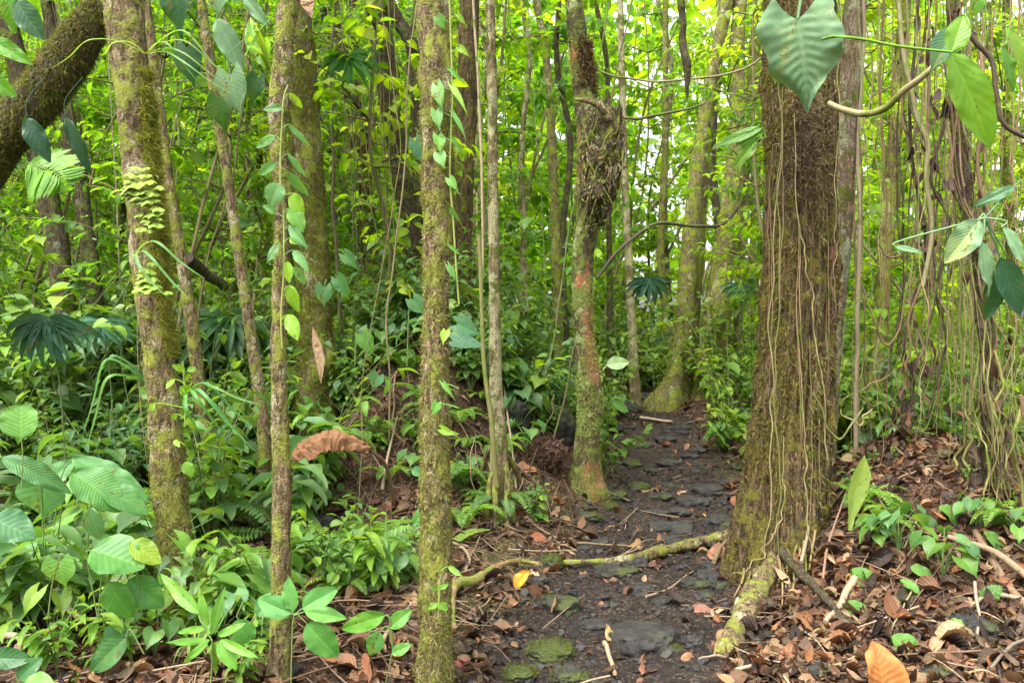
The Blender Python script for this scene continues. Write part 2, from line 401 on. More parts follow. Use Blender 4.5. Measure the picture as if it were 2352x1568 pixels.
def stone_material():
    k = mat('stone'); ci = k.coord(); col = attr(k, 'col')
    n1 = k.noise(14, ci, 7, 0.7); n2 = k.noise(90, ci, 4, 0.7); n3 = k.noise(6, ci, 5, 0.7)
    vo = k.node('ShaderNodeTexVoronoi'); vo.inputs['Scale'].default_value = 60; k.link(ci, vo.inputs['Vector'])
    base = k.mix(k.ramp(n1, .3, .7), (0.008, 0.008, 0.008), (0.040, 0.037, 0.033)); base = k.mix(k.ramp(n2, .5, .8), base, (0.09, 0.082, 0.07))
    gm = k.node('ShaderNodeNewGeometry'); sp = k.node('ShaderNodeSeparateXYZ'); k.link(gm.outputs['Normal'], sp.inputs[0])
    lv = k.node('ShaderNodeSeparateXYZ'); k.link(attr(k, 'lv', 'Vector'), lv.inputs[0])
    mm = k.math('MULTIPLY', k.ramp(k.math('ADD', n3, k.math('MULTIPLY', lv.outputs[0], 0.32)), 0.62, 0.80), k.ramp(sp.outputs[2], -0.1, 0.6))
    mc = k.mix(n2, (0.015, 0.022, 0.006), (0.08, 0.10, 0.02))
    c = k.mix(mm, base, mc)
    bs = k.node('ShaderNodeBsdfPrincipled'); k.link(c, bs.inputs['Base Color']); bs.inputs['Roughness'].default_value = 0.8
    bs.inputs['Specular IOR Level'].default_value = 0.3
    b = k.node('ShaderNodeBump'); b.inputs['Strength'].default_value = 0.9; b.inputs['Distance'].default_value = 0.008
    k.link(k.math('ADD', k.math('ADD', n1, k.math('MULTIPLY', n2, 0.5)), k.math('MULTIPLY', vo.outputs['Distance'], 0.4)), b.inputs['Height'])
    k.link(b.outputs[0], bs.inputs['Normal']); k.link(bs.outputs[0], k.out.inputs[0]); return k.m
M['stone'] = stone_material()

def ground_material():
    k = mat('forest_soil'); ci = k.coord(); col = attr(k, 'col')
    n1 = k.noise(3.0, ci, 6, 0.7); n2 = k.noise(28, ci, 8, 0.75, 0.5); n3 = k.noise(150, ci, 4, 0.7)
    vo = k.node('ShaderNodeTexVoronoi'); vo.inputs['Scale'].default_value = 75; k.link(ci, vo.inputs['Vector'])
    c = k.mix(k.ramp(n2, .3, .7), k.mix(1.0, col, (0.28, 0.28, 0.30), 'MULTIPLY'), k.mix(1.0, col, (1.6, 1.5, 1.35), 'MULTIPLY'))
    sepc = k.node('ShaderNodeSeparateColor'); k.link(vo.outputs['Color'], sepc.inputs[0])
    c = k.mix(k.ramp(sepc.outputs[0], 0.80, 0.84), c, k.mix(1.0, col, (3.0, 2.6, 2.2), 'MULTIPLY'))
    bs = k.node('ShaderNodeBsdfPrincipled'); k.link(c, bs.inputs['Base Color']); bs.inputs['Roughness'].default_value = 0.9
    bs.inputs['Specular IOR Level'].default_value = 0.2
    b = k.node('ShaderNodeBump'); b.inputs['Strength'].default_value = 1.0; b.inputs['Distance'].default_value = 0.018
    k.link(k.math('ADD', n2, k.math('ADD', k.math('MULTIPLY', n3, 0.4), k.math('MULTIPLY', vo.outputs['Distance'], 0.5))), b.inputs['Height'])
    k.link(b.outputs[0], bs.inputs['Normal']); k.link(bs.outputs[0], k.out.inputs[0]); return k.m
M['soil'] = ground_material()
k = mat('added_water'); bs = k.node('ShaderNodeBsdfPrincipled'); bs.inputs['Base Color'].default_value = (0.05, 0.07, 0.05, 1); bs.inputs['Roughness'].default_value = 0.08
b = k.node('ShaderNodeBump'); b.inputs['Strength'].default_value = 0.15; k.link(k.noise(2.0, k.coord(), 3), b.inputs['Height']); k.link(b.outputs[0], bs.inputs['Normal'])
k.link(bs.outputs[0], k.out.inputs[0]); M['water'] = k.m

# ------------------------------------------------------------------ ground, water
def grid_axis(segs):
    out = [segs[0][0]]
    for a, b_, st in segs:
        n = max(1, int(round((b_ - a) / st))); out += list(np.linspace(a, b_, n + 1)[1:])
    return np.array(out)
gx = grid_axis([(-60, -12, 2.0), (-12, -4.5, 0.15), (-4.5, 4.5, 0.03), (4.5, 12, 0.12), (12, 60, 2.0)])
gy = grid_axis([(-12, 1.5, 0.6), (1.5, 8.5, 0.028), (8.5, 14, 0.05), (14, 30, 0.25), (30, 90, 2.5)])
GX, GY = np.meshgrid(gx, gy, indexing='xy')
GZ = ground(GX, GY)
nn = np.stack([GX, GY, GX * 0], -1)
pd = pathd(GX, GY); pmask = 1 - sstep(0.72, 1.35, pd + 0.35 * fbm(nn * 2.2, 3, 21))
pc = np.array([0.026, 0.021, 0.018]); lc = np.array([0.050, 0.030, 0.020]); gc = np.array([0.045, 0.055, 0.018])
gm_ = sstep(0.0, 0.5, fbm(nn * 0.9, 3, 33) + 0.15 * sstep(8, 14, GY))[..., None]
colg = lc * (1 - 0.5 * gm_) + gc * 0.5 * gm_
colg = colg * (1 - pmask[..., None]) + pc * pmask[..., None]
colg = colg * (1 + 0.35 * fbm(nn * 3.5, 4, 41)[..., None])
mb = MB(); r_, c_ = GX.shape
i, j = np.meshgrid(np.arange(r_ - 1), np.arange(c_ - 1), indexing='ij')
mb.add(np.stack([GX, GY, GZ], -1), np.stack([i * c_ + j, i * c_ + j + 1, (i + 1) * c_ + j + 1, (i + 1) * c_ + j], -1).reshape(-1, 4), colg.reshape(-1, 3))
tag(mb.build('ground', M['soil']), kind='structure')
mb = MB(); mb.add([(3, 9.5, -0.95), (90, 9.5, -0.95), (90, 95, -0.95), (3, 95, -0.95)], [(0, 1, 2, 3)], (0.1, 0.1, 0.1))
tag(mb.build('water', M['water'], smooth=False), kind='structure')  # water sheet is added, a guess, to mirror white sky below the horizon

# ------------------------------------------------------------------ trunks
def blade_tpl(w=0.10, droop=0.5, n=3, seed=0):
    t = np.linspace(0, 1, n + 1); th = droop * 2 * t
    y = np.sin(th) / (droop * 2); z = -(1 - np.cos(th)) / (droop * 2); ww = w * (1 - t ** 1.5) + 0.004
    sx = 0.12 * np.sin(t * 3 + seed)
    L = np.stack([-ww + sx, y, z], -1); Rr = np.stack([ww + sx, y, z], -1)
    v = np.empty(((n + 1) * 2, 3)); v[0::2] = L; v[1::2] = Rr
    f = np.array([[2 * q, 2 * q + 1, 2 * q + 3, 2 * q + 2] for q in range(n)])
    lv = np.zeros_like(v); lv[0::2, 0] = -0.5; lv[1::2, 0] = 0.5; lv[:, 1] = np.repeat(t, 2)
    return v, f, lv
BLADES = [blade_tpl(0.09, 0.5, 3, 0), blade_tpl(0.07, 0.9, 3, 2), blade_tpl(0.11, 0.3, 2, 4)]

FINE = [blade_tpl(0.035, 0.6, 4, 0), blade_tpl(0.03, 1.1, 4, 2), blade_tpl(0.04, 0.3, 3, 4)]
def trunk(pts, Y, segs=40, step=0.02, amp=0.08, ridges=0.0, seed=0, flare=0.0, top=None, base_ext=0.25, elong=0.35, lumps=0.06):
    """pts: (u, v, width[, Y]) down the trunk. Returns dict with grid"""
    c = np.array([P(p[0], p[1], p[3] if len(p) > 3 else Y) for p in pts]); rr = np.array([p[2] * K * (p[3] if len(p) > 3 else Y) / 2 for p in pts])
    if top is not None and c[0][2] < top:
        d = c[0] - c[min(2, len(c) - 1)]; d /= max(d[2], 1e-3); hgt = top - c[0][2]
        ext = c[0] + d * hgt; c = np.vstack([ext, c[0] + d * hgt * .5 + np.array([0.03, 0, 0]), c]); rr = np.concatenate([[rr[0] * .6, rr[0] * .85], rr])
    if base_ext:
        c = np.vstack([c, c[-1] + [0, 0, -base_ext]]); rr = np.append(rr, rr[-1] * 1.08)
    L = np.linalg.norm(np.diff(c, axis=0), axis=1).sum()
    n = int(max(8, L / step)); cc = catmull(c, n); rad = catmull(np.stack([rr, rr, rr], 1), n)[:, 0]
    t, x, y = frames(cc); a = np.linspace(0, 2 * math.pi, segs, endpoint=False)
    dirs = np.cos(a)[None, :, None] * x[:, None] + np.sin(a)[None, :, None] * y[:, None]
    s = np.concatenate([[0], np.cumsum(np.linalg.norm(np.diff(cc, axis=0), axis=1))])
    base = cc[:, None] + rad[:, None, None] * dirs
    q = base * np.array([1, 1, elong]); R0 = rad.mean()
    d = amp * fbm(q / (R0 * 0.55), 4, seed) + lumps * 2 * fbm(base / (R0 * 1.6), 3, seed + 5)
    if ridges:
        p2 = np.stack([np.cos(a)[None] * 3.2 + s[:, None] * 0, np.sin(a)[None] * 3.2 + s[:, None] * 0, np.tile(s[:, None] * 0.7, (1, segs))], -1)
        rg = 1 - 2 * np.abs(fbm(p2 * 1.3, 3, seed + 9)); d = d + ridges * (rg ** 3 - 0.4) + ridges * 0.5 * fbm(p2 * np.array([4, 4, 1.6]), 3, seed + 11)
    if flare:
        zb = s[-1] - s; fl = np.exp(-np.maximum(zb - base_ext, 0) / (R0 * 2.2))
        lob = 0.5 + 0.5 * np.cos(a * 4 + seed + 1.5 * np.sin(a * 2 + seed))
        d = d + flare * fl[:, None] * (0.35 + 0.65 * lob[None])
    v = cc[:, None] + rad[:, None, None] * (1 + d[..., None]) * dirs
    return dict(v=v, dirs=dirs, n=n, segs=segs, c=cc, rad=rad, s=s, a=a)

def trunk_into(mb, tr, col=(0.2, 0.15, 0.1)):
    n, m = tr['n'], tr['segs']
    i, j = np.meshgrid(np.arange(n - 1), np.arange(m), indexing='ij')
    f = np.stack([i * m + j, (i + 1) * m + j, (i + 1) * m + (j + 1) % m, i * m + (j + 1) % m], -1).reshape(-1, 4)
    mb.add(tr['v'], f, col)

def moss_on(mb, tr, dens, size=(0.012, 0.03), seed=0, cols=((0.14, 0.16, 0.02), (0.07, 0.09, 0.015), (0.22, 0.19, 0.05)), thr=-0.1, hang=0.8, zr=None, side=None, sth=0.35, tpls=None, out=0.6):
    """moss blades on the trunk surface; zr limits height, side = (nx) favours one flank"""
    v = tr['v']; n, m = tr['n'], tr['segs']
    area = 2 * math.pi * tr['rad'].mean() * tr['s'][-1]; N = int(area * dens * 1.7)
    fi = R.rand(N) * (n - 1); fj = R.rand(N) * m; i = fi.astype(int); j = fj.astype(int); a = (fi - i)[:, None]; b_ = (fj - j)[:, None]
    j2 = (j + 1) % m
    p = (v[i, j] * (1 - a) + v[i + 1, j] * a) * (1 - b_) + (v[i, j2] * (1 - a) + v[i + 1, j2] * a) * b_
    nrm = unit(tr['dirs'][i, j] * (1 - b_) + tr['dirs'][i, j2] * b_)
    keep = 1.25 * fbm(p * np.array([6, 6, 3.6]), 4, seed + 50) + 0.13 * R.randn(N) > thr - .03
    keep &= p[:, 2] < 4.2
    keep &= (nrm[:, 1] < 0.45)
    if zr: keep &= (p[:, 2] > zr[0]) & (p[:, 2] < zr[1])
    if side is not None: keep &= (nrm @ unit(np.array(side)) > sth)
    p = p[keep]; nrm = nrm[keep]; k = len(p)
    d = unit(nrm * out + np.array([0, 0, -hang]) * R.rand(k, 1) * 1.3 + R.randn(k, 3) * 0.45)
    ci = R.randint(0, len(cols), k); col = np.array(cols)[ci] * (0.65 + 0.7 * R.rand(k, 1))
    add_leaves(mb, tpls or BLADES, p - nrm * 0.002, d, unit(nrm + R.randn(k, 3) * .4), size[0] + (size[1] - size[0]) * R.rand(k) ** 2, col)

OVAL = [leaf_tpl('oval', 1, 4, 0.2, d, 0.0, s) for s, d in enumerate((0.15, 0.35, 0.55))]
OVALH = [leaf_tpl('oval', 2, 8, 0.22, d, 0.05, s) for s, d in enumerate((0.1, 0.3, 0.5, 0.35))]
HEART = [leaf_tpl('heart', 2, 6, 0.14, d, 0.05, s) for s, d in enumerate((0.1, 0.25, 0.4))]
LANCE = [leaf_tpl('lance', 1, 6, 0.25, d, 0.0, s) for s, d in enumerate((0.2, 0.45, 0.7))]
OBOV = [leaf_tpl('obov', 1, 5, 0.2, d, 0.0, s) for s, d in enumerate((0.15, 0.35))]
TINY = [leaf_tpl('oval', 1, 2, 0.2, 0.2)]
STRAP = [leaf_tpl('strap', 1, 14, 0.5, d, 0.0, s, width=1.0) for s, d in enumerate((0.7, 1.0, 0.5))]
GREENS = [(0.055, 0.13, 0.022), (0.085, 0.19, 0.025), (0.045, 0.115, 0.035), (0.13, 0.24, 0.03)]

def crown_into(mbl, mbt, c, rx, rz, nbr, nleaf, size, cols, tpls=OVAL, base=None):
    """limbs from base out into an ellipsoid, leaves along their twigs"""
    c = np.asarray(c, float); base = c - [0, 0, rz] if base is None else np.asarray(base, float)
    for b_ in range(nbr):
        th = R.rand() * 2 * math.pi; ph = R.rand() ** 0.6; zz = (R.rand() * 2 - 1)
        e = c + np.array([rx * ph * math.cos(th) * math.sqrt(1 - zz * zz * .6), rx * ph * math.sin(th) * math.sqrt(1 - zz * zz * .6), rz * zz])
        m_ = (base + e) / 2 + R.randn(3) * 0.12 * rx + [0, 0, 0.1 * rz]
        cc = catmull([base, m_, e], 9); tube(mbt, [base, m_, e], [0.02 * rx + .004, 0.004], 5, 8, (0.16, 0.12, 0.07))
        t = 0.35 + 0.65 * R.rand(nleaf); ii = (t * 8).astype(int).clip(0, 7); p = cc[ii] + (cc[ii + 1] - cc[ii]) * R.rand(nleaf, 1) + R.randn(nleaf, 3) * 0.07 * rx
        d = unit(R.randn(nleaf, 3) * [1, 1, .5] + [0, 0, -0.35]); up = unit(R.randn(nleaf, 3) * .5 + [0, 0, 1])
        add_leaves(mbl, tpls, p, d, up, size * (0.6 + 0.7 * R.rand(nleaf)), vary(cols[R.randint(len(cols))], nleaf, .3, .15))

LAND = []     # landmarks used in labels of small repeated things: (phrase, u, v)

TREES = {}
def tree(name, label, cat, pts, Y, matn, segs=40, step=0.02, amp=0.08, ridges=0.0, flare=0.0, top=None, moss=None, crown=True, group=None, base_ext=0.25, land=None, extra=None, lumps=0.06, base=True, bare=None, slim=1.0):
    seed = len(TREES) * 13 + 3
    pts = [(p[0], p[1], p[2] * slim) + tuple(p[3:]) for p in pts]
    tr = trunk(pts, Y, segs, step, amp, ridges, seed, flare, top, base_ext, lumps=lumps)
    b0 = tr['c'][-1]; org = (b0[0], b0[1], float(ground(b0[0], b0[1])) if base else b0[2])
    t = thing(name, label, cat, org, group)
    mb = MB(); cb = np.tile([0.2, 0.15, 0.1], (tr['n'] * tr['segs'], 1)).astype(float)
    if bare:
        zz = tr['v'][..., 2].ravel(); xx = tr['dirs'][..., 0].ravel()
        for z0_, z1_ in bare: cb[:, 0] = np.maximum(cb[:, 0], .2 + .62 * sstep(z0_ - .12, z0_ + .06, zz) * (1 - sstep(z1_ - .06, z1_ + .12, zz)) * sstep(-.9, .1, xx))
    trunk_into(mb, tr, cb); mb.build('trunk', M[matn], t, org)
    if moss:
        mb = MB()
        for kw in (moss if isinstance(moss, list) else [moss]): moss_on(mb, tr, seed=seed, **kw)
        if mb.n: tag(mb.build('moss', M['moss'], t, org), kind='stuff')
    if crown and top:
        ml, mt = MB(), MB(); tp = tr['c'][0]
        crown_into(ml, mt, tp + [0, 0, 0.3], 1.5, 0.9, 9, 16, 0.22, GREENS)
        lf = ml.build('crown', M['leaf_far'], t, org); mt.build('limbs', M['twig'], lf, org)
    TREES[name + str(len(TREES))] = (t, tr, org)
    if land: LAND.append((land, pts[len(pts) // 2][0], pts[len(pts) // 2][1]))
    return t, tr, org
def mossd(dens, **k): return dict(dens=dens, **k)
GOLD = ((0.21, 0.20, 0.055), (0.12, 0.12, 0.035), (0.28, 0.24, 0.10), (0.16, 0.205, 0.045))

T1 = tree('mossy_tree', 'leaning mossy trunk with yellow-green shelf growths down its front', 'tree',
    [(283, 0, 92), (298, 130, 92), (308, 250, 88), (322, 400, 84), (340, 600, 80), (356, 750, 80), (374, 900, 82), (385, 1050, 86), (398, 1200, 88), (412, 1350, 84), (428, 1475, 80)], 4.0, 'bark_moss',
    72, 0.012, 0.20, moss=[mossd(8000, thr=0.02, cols=GOLD, size=(.008, .022)), mossd(9000, thr=-.1, cols=GOLD, zr=(-1, 1.2)), mossd(60000, side=(1, .1, 0), sth=.66, zr=(1.45, 2.85), size=(0.02, 0.075), hang=.9, out=1.2, tpls=FINE, cols=((0.20, 0.24, 0.03), (0.15, 0.17, 0.03), (0.25, 0.25, 0.06)), thr=-.4)], top=6.5, land='the trunk with shelf growths', slim=.86)
T2 = tree('climber_clad_tree', 'slender scaly brown trunk wrapped by a climber with alternate pointed leaves', 'tree',
    [(664, 0, 44), (652, 120, 42), (640, 230, 44), (638, 330, 40), (652, 460, 38), (646, 600, 36), (640, 800, 36), (643, 950, 38), (648, 1100, 42), (645, 1300, 44), (646, 1450, 50), (640, 1568, 60), (636, 1700, 66)], 3.3, 'bark_moss',
    36, 0.011, 0.20, moss=[mossd(11000, thr=0.02, size=(0.008, 0.018), cols=GOLD)], top=6.0, land='the slender climber-clad trunk', base_ext=0.4)
T3 = tree('mossy_tree', 'straight mossy trunk hung with heart leaves, in front of the mound', 'tree',
    [(994, 0, 72), (1000, 150, 74), (1004, 300, 74), (1006, 450, 66), (1003, 600, 58), (1000, 720, 56), (997, 850, 62), (998, 1000, 64), (1000, 1150, 68), (1001, 1300, 72), (1000, 1450, 74), (996, 1568, 84), (992, 1700, 90)], 3.4, 'bark_moss',
    64, 0.010, 0.24, moss=[mossd(16000, thr=0.05, cols=GOLD, zr=(2.05, 5)), mossd(15000, thr=-0.1, cols=GOLD, zr=(-1, 1.2), size=(0.01, 0.025)), mossd(5000, thr=.16, cols=GOLD)], top=6.5, land='the straight mossy trunk', base_ext=0.4)
T4 = tree('prop_rooted_tree', 'thin pale trunk standing on splayed mossy prop roots', 'tree',
    [(1126, 0, 24), (1130, 200, 26), (1132, 400, 28), (1135, 600, 28), (1137, 800, 32), (1142, 950, 40), (1148, 1080, 50), (1152, 1195, 62)], 6.1, 'bark_pale', 32, 0.02, 0.12,
    moss=[mossd(8000, zr=(-1, .9), cols=GOLD), mossd(2500)], top=6.5, flare=0.4, land='the prop-rooted thin trunk', slim=.88)
T5 = tree('lichen_tree', 'lichen-covered trunk with a rooty burl, standing on the left edge of the trail', 'tree',
    [(1318, -10, 46), (1326, 80, 50), (1338, 180, 54), (1348, 260, 64), (1362, 330, 86), (1365, 400, 92), (1362, 450, 88), (1352, 510, 66), (1340, 570, 58), (1337, 660, 54), (1340, 740, 50), (1347, 820, 56), (1355, 890, 62), (1353, 960, 60), (1346, 1040, 62), (1343, 1090, 70), (1342, 1135, 88)], 7.2, 'bark_lichen',
    52, 0.02, 0.16, flare=0.5, moss=[mossd(7000, thr=.14, cols=((0.28, 0.36, 0.08), (0.20, 0.27, 0.05), (0.40, 0.44, 0.16)), size=(.012, .028), out=1.4, hang=.3), mossd(12000, zr=(-1, .6), cols=GOLD), mossd(14000, zr=(3.1, 4.3), side=(1, -.5, 0), thr=-.1, size=(.03, .09), cols=((0.13, 0.08, 0.05), (0.08, 0.045, 0.03), (0.10, 0.09, 0.03)))], top=8, land='the burled lichen trunk', bare=[(1.12, 1.80), (.22, .42)], slim=.9)
T6 = tree('big_tree', 'broad furrowed brown trunk on the right edge of the trail, widening to mossy roots', 'tree',
    [(1836, -20, 140), (1836, 120, 146), (1836, 260, 150), (1838, 400, 146), (1840, 550, 146), (1836, 700, 152), (1828, 820, 160), (1820, 950, 166), (1808, 1080, 172), (1798, 1180, 180), (1786, 1280, 194), (1780, 1350, 212)], 5.0, 'bark_big',
    230, 0.012, 0.06, ridges=0.23, flare=0.20, moss=[mossd(9000, side=(-1, -.1, 0), sth=.5, thr=-.0, hang=1.6, size=(.015, .05), cols=((0.15, 0.14, 0.025), (0.09, 0.09, 0.02), (0.2, 0.17, 0.05))), mossd(5000, thr=.12, hang=1.8, size=(.015, .05), cols=((0.20, 0.14, 0.07), (0.28, 0.19, 0.10), (0.12, 0.08, 0.04), (0.16, 0.15, 0.03))), mossd(6000, side=(1, -.3, 0), thr=.0, hang=1.6, size=(.015, .05), cols=GOLD)], top=8, land='the broad furrowed trunk', lumps=0.05, slim=1.0)
tree('pale_trunk_tree', 'pinkish brown trunk just behind the broad furrowed trunk, to its right', 'tree',
    [(1965, 0, 46), (1955, 150, 50), (1944, 300, 52), (1934, 450, 52), (1920, 620, 54), (1902, 800, 58), (1890, 960, 64), (1880, 1100, 74)], 5.9, 'bark_pink', 60, 0.02, 0.1, ridges=.10, moss=mossd(4500, side=(-1, -.4, 0), cols=GOLD), top=7, flare=.2)
tree('vine_hung_tree', 'dark brown trunk wrapped in hanging roots near the right edge, mossy at its base', 'tree',
    [(2186, -20, 26), (2196, 200, 30), (2212, 400, 34), (2238, 560, 36), (2262, 720, 38), (2276, 900, 42), (2284, 1060, 52), (2292, 1180, 66), (2296, 1230, 84)], 4.85, 'bark_dark', 48, 0.015, 0.2, ridges=.1, flare=.25, top=6.5, moss=[mossd(9000, zr=(-1, 1.0), cols=GOLD, size=(.015, .05)), mossd(3000, cols=GOLD)], land='the vine-hung trunk at the right', slim=.95)
# ------- middle distance
tree('leaning_mossy_limb', 'thick dark mossy limb slanting up across the upper left corner', 'tree',
    [(245, 15, 70), (190, 85, 88), (125, 175, 96), (55, 262, 100), (-10, 335, 110), (-120, 450, 150), (-420, 700, 170), (-600, 1250, 180)], 4.6, 'bark_dark', 44, 0.02, 0.12,
    moss=[mossd(6000, thr=-.02, size=(.015, .045), cols=((0.10, 0.12, 0.03), (0.14, 0.15, 0.03), (0.12, 0.09, 0.05)))], crown=False, land='the slanting mossy limb')
tree('brown_tree', 'bare brown trunk below the slanting limb, thicker of the close pair', 'tree',
    [(20, 60, 44), (50, 200, 46), (88, 350, 48), (108, 450, 50), (130, 560, 50), (150, 700, 46), (180, 850, 52), (205, 990, 60)], 7.6, 'bark_dark', 30, 0.03, 0.12, top=8, moss=mossd(1200), land='the brown pair of trunks')
tree('brown_tree', 'slimmer bare brown trunk of the close pair below the slanting limb', 'tree',
    [(112, 30, 28), (140, 180, 30), (165, 330, 34), (185, 450, 34), (205, 580, 36), (222, 720, 38), (235, 860, 46), (240, 990, 56)], 7.8, 'bark_dark', 28, 0.03, 0.12, top=8, moss=mossd(1200))
tree('thin_dark_tree', 'thin nearly black leaning trunk among large heart leaves', 'tree',
    [(462, 0, 20), (478, 110, 22), (498, 250, 23), (522, 400, 23), (545, 560, 24), (566, 700, 25), (588, 850, 27), (606, 1000, 30)], 5.6, 'bark_moss', 26, 0.02, 0.15, top=6.5, moss=mossd(2500, zr=(-1, 2.2), cols=GOLD), land='the thin leaning trunk')
tree('thin_mossy_tree', 'thin patchy trunk right behind the trunk with shelf growths', 'tree',
    [(380, 350, 22), (398, 480, 24), (418, 600, 25), (440, 740, 28), (455, 860, 28), (472, 980, 30), (492, 1080, 32)], 6.0, 'bark_moss', 28, 0.02, 0.16, top=6, moss=mossd(3500, cols=GOLD))
tree('broad_mossy_tree', 'broad green-brown mossy trunk behind the climber-clad trunk', 'tree',
    [(678, -20, 62), (690, 120, 66), (698, 280, 68), (708, 430, 70), (716, 560, 72), (720, 700, 76), (724, 820, 88), (726, 930, 96)], 7.2, 'bark_far', 44, 0.02, 0.10, ridges=.05, top=8, moss=[mossd(7000, cols=((0.10, 0.12, 0.02), (0.14, 0.14, 0.03)), size=(.02, .05))], land='the broad green-brown trunk')
tree('dark_leaning_tree', 'dark wet trunk leaning down to the right, draped with thin vines', 'tree',
    [(862, -10, 48), (880, 120, 50), (900, 260, 46), (920, 380, 46), (938, 500, 48), (950, 620, 50), (958, 720, 54), (965, 820, 60)], 8.4, 'bark_dark', 36, 0.025, 0.12, ridges=.06, top=9, moss=mossd(2500), land='the dark leaning trunk')
tree('dark_limb_tree', 'short dark crooked limb arching between the dark trunk and the mossy trunk', 'tree',
    [(885, -10, 26), (915, 50, 30), (945, 100, 32), (958, 180, 34), (960, 300, 32), (964, 450, 34), (968, 640, 38), (975, 820, 44)], 8.9, 'bark_dark', 26, 0.03, 0.12, crown=False, top=9)
tree('brown_furrowed_tree', 'brown furrowed trunk with a dangling liana, right of the straight mossy trunk', 'tree',
    [(1078, -10, 44), (1074, 150, 46), (1070, 300, 46), (1064, 450, 46), (1060, 600, 48), (1058, 730, 54), (1056, 850, 62)], 8.2, 'bark_big', 48, 0.025, 0.08, ridges=.09, top=9, moss=mossd(2200, cols=GOLD), land='the brown furrowed trunk')
tree('dark_vine_tree', 'dark trunk fringed with small epiphytes left of the dark leaning trunk', 'tree',
    [(742, -10, 34), (765, 60, 38), (795, 160, 36), (815, 280, 34), (835, 420, 32), (850, 580, 34), (862, 740, 38), (870, 850, 44)], 10.2, 'bark_dark', 26, 0.03, 0.15, top=9, moss=mossd(5000, size=(.03, .08)))
tree('mossy_buttress_tree', 'mossy trunk on the bend of the trail with a root sweeping left', 'tree',
    [(1672, -10, 24), (1650, 100, 28), (1624, 230, 30), (1606, 360, 32), (1592, 480, 36), (1580, 620, 40), (1572, 740, 42), (1564, 840, 50), (1548, 900, 68), (1530, 945, 92)], 11.8, 'bark_far', 36, 0.03, 0.10, flare=.35, top=11, moss=mossd(3500, size=(.02, .05), cols=GOLD, zr=(-1, 3)), land='the trunk at the bend of the trail')
tree('mossy_tree_right_twin', 'thick mossy trunk with dark hollow foot, right of the trunk at the bend', 'tree',
    [(1700, -10, 30), (1692, 120, 34), (1694, 260, 38), (1688, 380, 42), (1676, 480, 46), (1660, 600, 50), (1644, 720, 56), (1630, 830, 66), (1618, 900, 80), (1612, 945, 92)], 11.9, 'bark_far', 40, 0.03, 0.10, ridges=.07, flare=.35, top=11, moss=mossd(3500, size=(.02, .05), cols=GOLD, zr=(-1, 3.4)), land='the hollow-footed mossy trunk')
bpy.data.objects['mossy_tree_right_twin'].name = 'hollow_footed_tree'
tree('slim_tree', 'slim mossy stem rising between the two trunks at the bend', 'tree',
    [(1640, 180, 14), (1628, 320, 15), (1614, 500, 16), (1604, 650, 17), (1596, 780, 18), (1590, 900, 24)], 12.1, 'bark_far', 20, 0.04, 0.1, top=10, moss=mossd(1500))
tree('slim_tree', 'slim straight stem left of the trail bend', 'tree',
    [(1430, 260, 16), (1434, 380, 17), (1440, 520, 18), (1448, 680, 20), (1454, 800, 22), (1460, 925, 26)], 11.9, 'bark_pale', 22, 0.04, 0.1, top=9, moss=mossd(2500, cols=GOLD, zr=(-1, 2)), land='the slim stem left of the bend')
tree('slim_tree', 'slim brown stem just right of the hollow-footed trunk', 'tree',
    [(1716, 300, 16), (1712, 450, 18), (1700, 600, 20), (1696, 750, 20), (1690, 915, 24)], 12.4, 'bark_far', 20, 0.04, 0.1, top=9)
# ------- farther trunks (photo u at the top, u lower down, v where the foot vanishes, width, depth)
far = [(1195, 1210, 760, 16, 10.5, 'bark_pale', 'pale thin trunk'), (1250, 1282, 800, 26, 11.5, 'bark_far', 'curving mossy trunk'), (1296, 1300, 790, 18, 12.0, 'bark_dark', 'dark thin trunk'),
       (1500, 1552, 880, 20, 14, 'bark_far', 'mossy thin trunk'), (1538, 1556, 860, 15, 16, 'bark_pink', 'brown upright stem'), (1395, 1402, 850, 16, 14, 'bark_dark', 'dark upright stem'),
       (1590, 1580, 850, 18, 15, 'bark_pink', 'rusty brown trunk'), (1740, 1720, 880, 22, 15, 'bark_far', 'mossy leaning trunk'), (2050, 2010, 960, 40, 8.5, 'bark_far', 'leaning green trunk'),
       (2120, 2085, 980, 26, 8.8, 'bark_dark', 'dark crooked trunk'), (2020, 2058, 900, 20, 11, 'bark_pink', 'pinkish thin trunk'), (2330, 2322, 900, 30, 10, 'bark_far', 'mottled trunk'),
       (590, 560, 850, 18, 10.5, 'bark_dark', 'dark thin trunk'), (545, 600, 860, 14, 11, 'bark_far', 'green thin stem'), (300, 255, 900, 20, 10, 'bark_dark', 'dark slanting trunk'),
       (780, 795, 830, 20, 12, 'bark_far', 'green upright trunk'), (1030, 1022, 800, 16, 13, 'bark_dark', 'dark upright stem'), (815, 845, 820, 30, 12.5, 'bark_dark', 'stout dark trunk'),
       (1180, 1165, 780, 12, 13, 'bark_dark', 'thin dark stem'), (360, 480, 880, 16, 11.5, 'bark_far', 'slanting green stem'), (210, 130, 860, 24, 12, 'bark_pale', 'pale slanting trunk'), (1335, 1330, 860, 14, 15, 'bark_far', 'green upright stem'),
       (1640, 1668, 890, 24, 14, 'bark_dark', 'dark leaning trunk'), (1475, 1480, 870, 12, 17, 'bark_dark', 'thin dark stem'), (1105, 1100, 800, 14, 12, 'bark_pale', 'pale thin stem'), (1810, 1740, 880, 14, 16, 'bark_pale', 'pale thin stem')]
far = [f_ for q_, f_ in enumerate(far) if q_ not in (6, 9, 10, 18, 21, 23)]
AUTO = []     # things that get their place added to the label: (object, look, u, v)
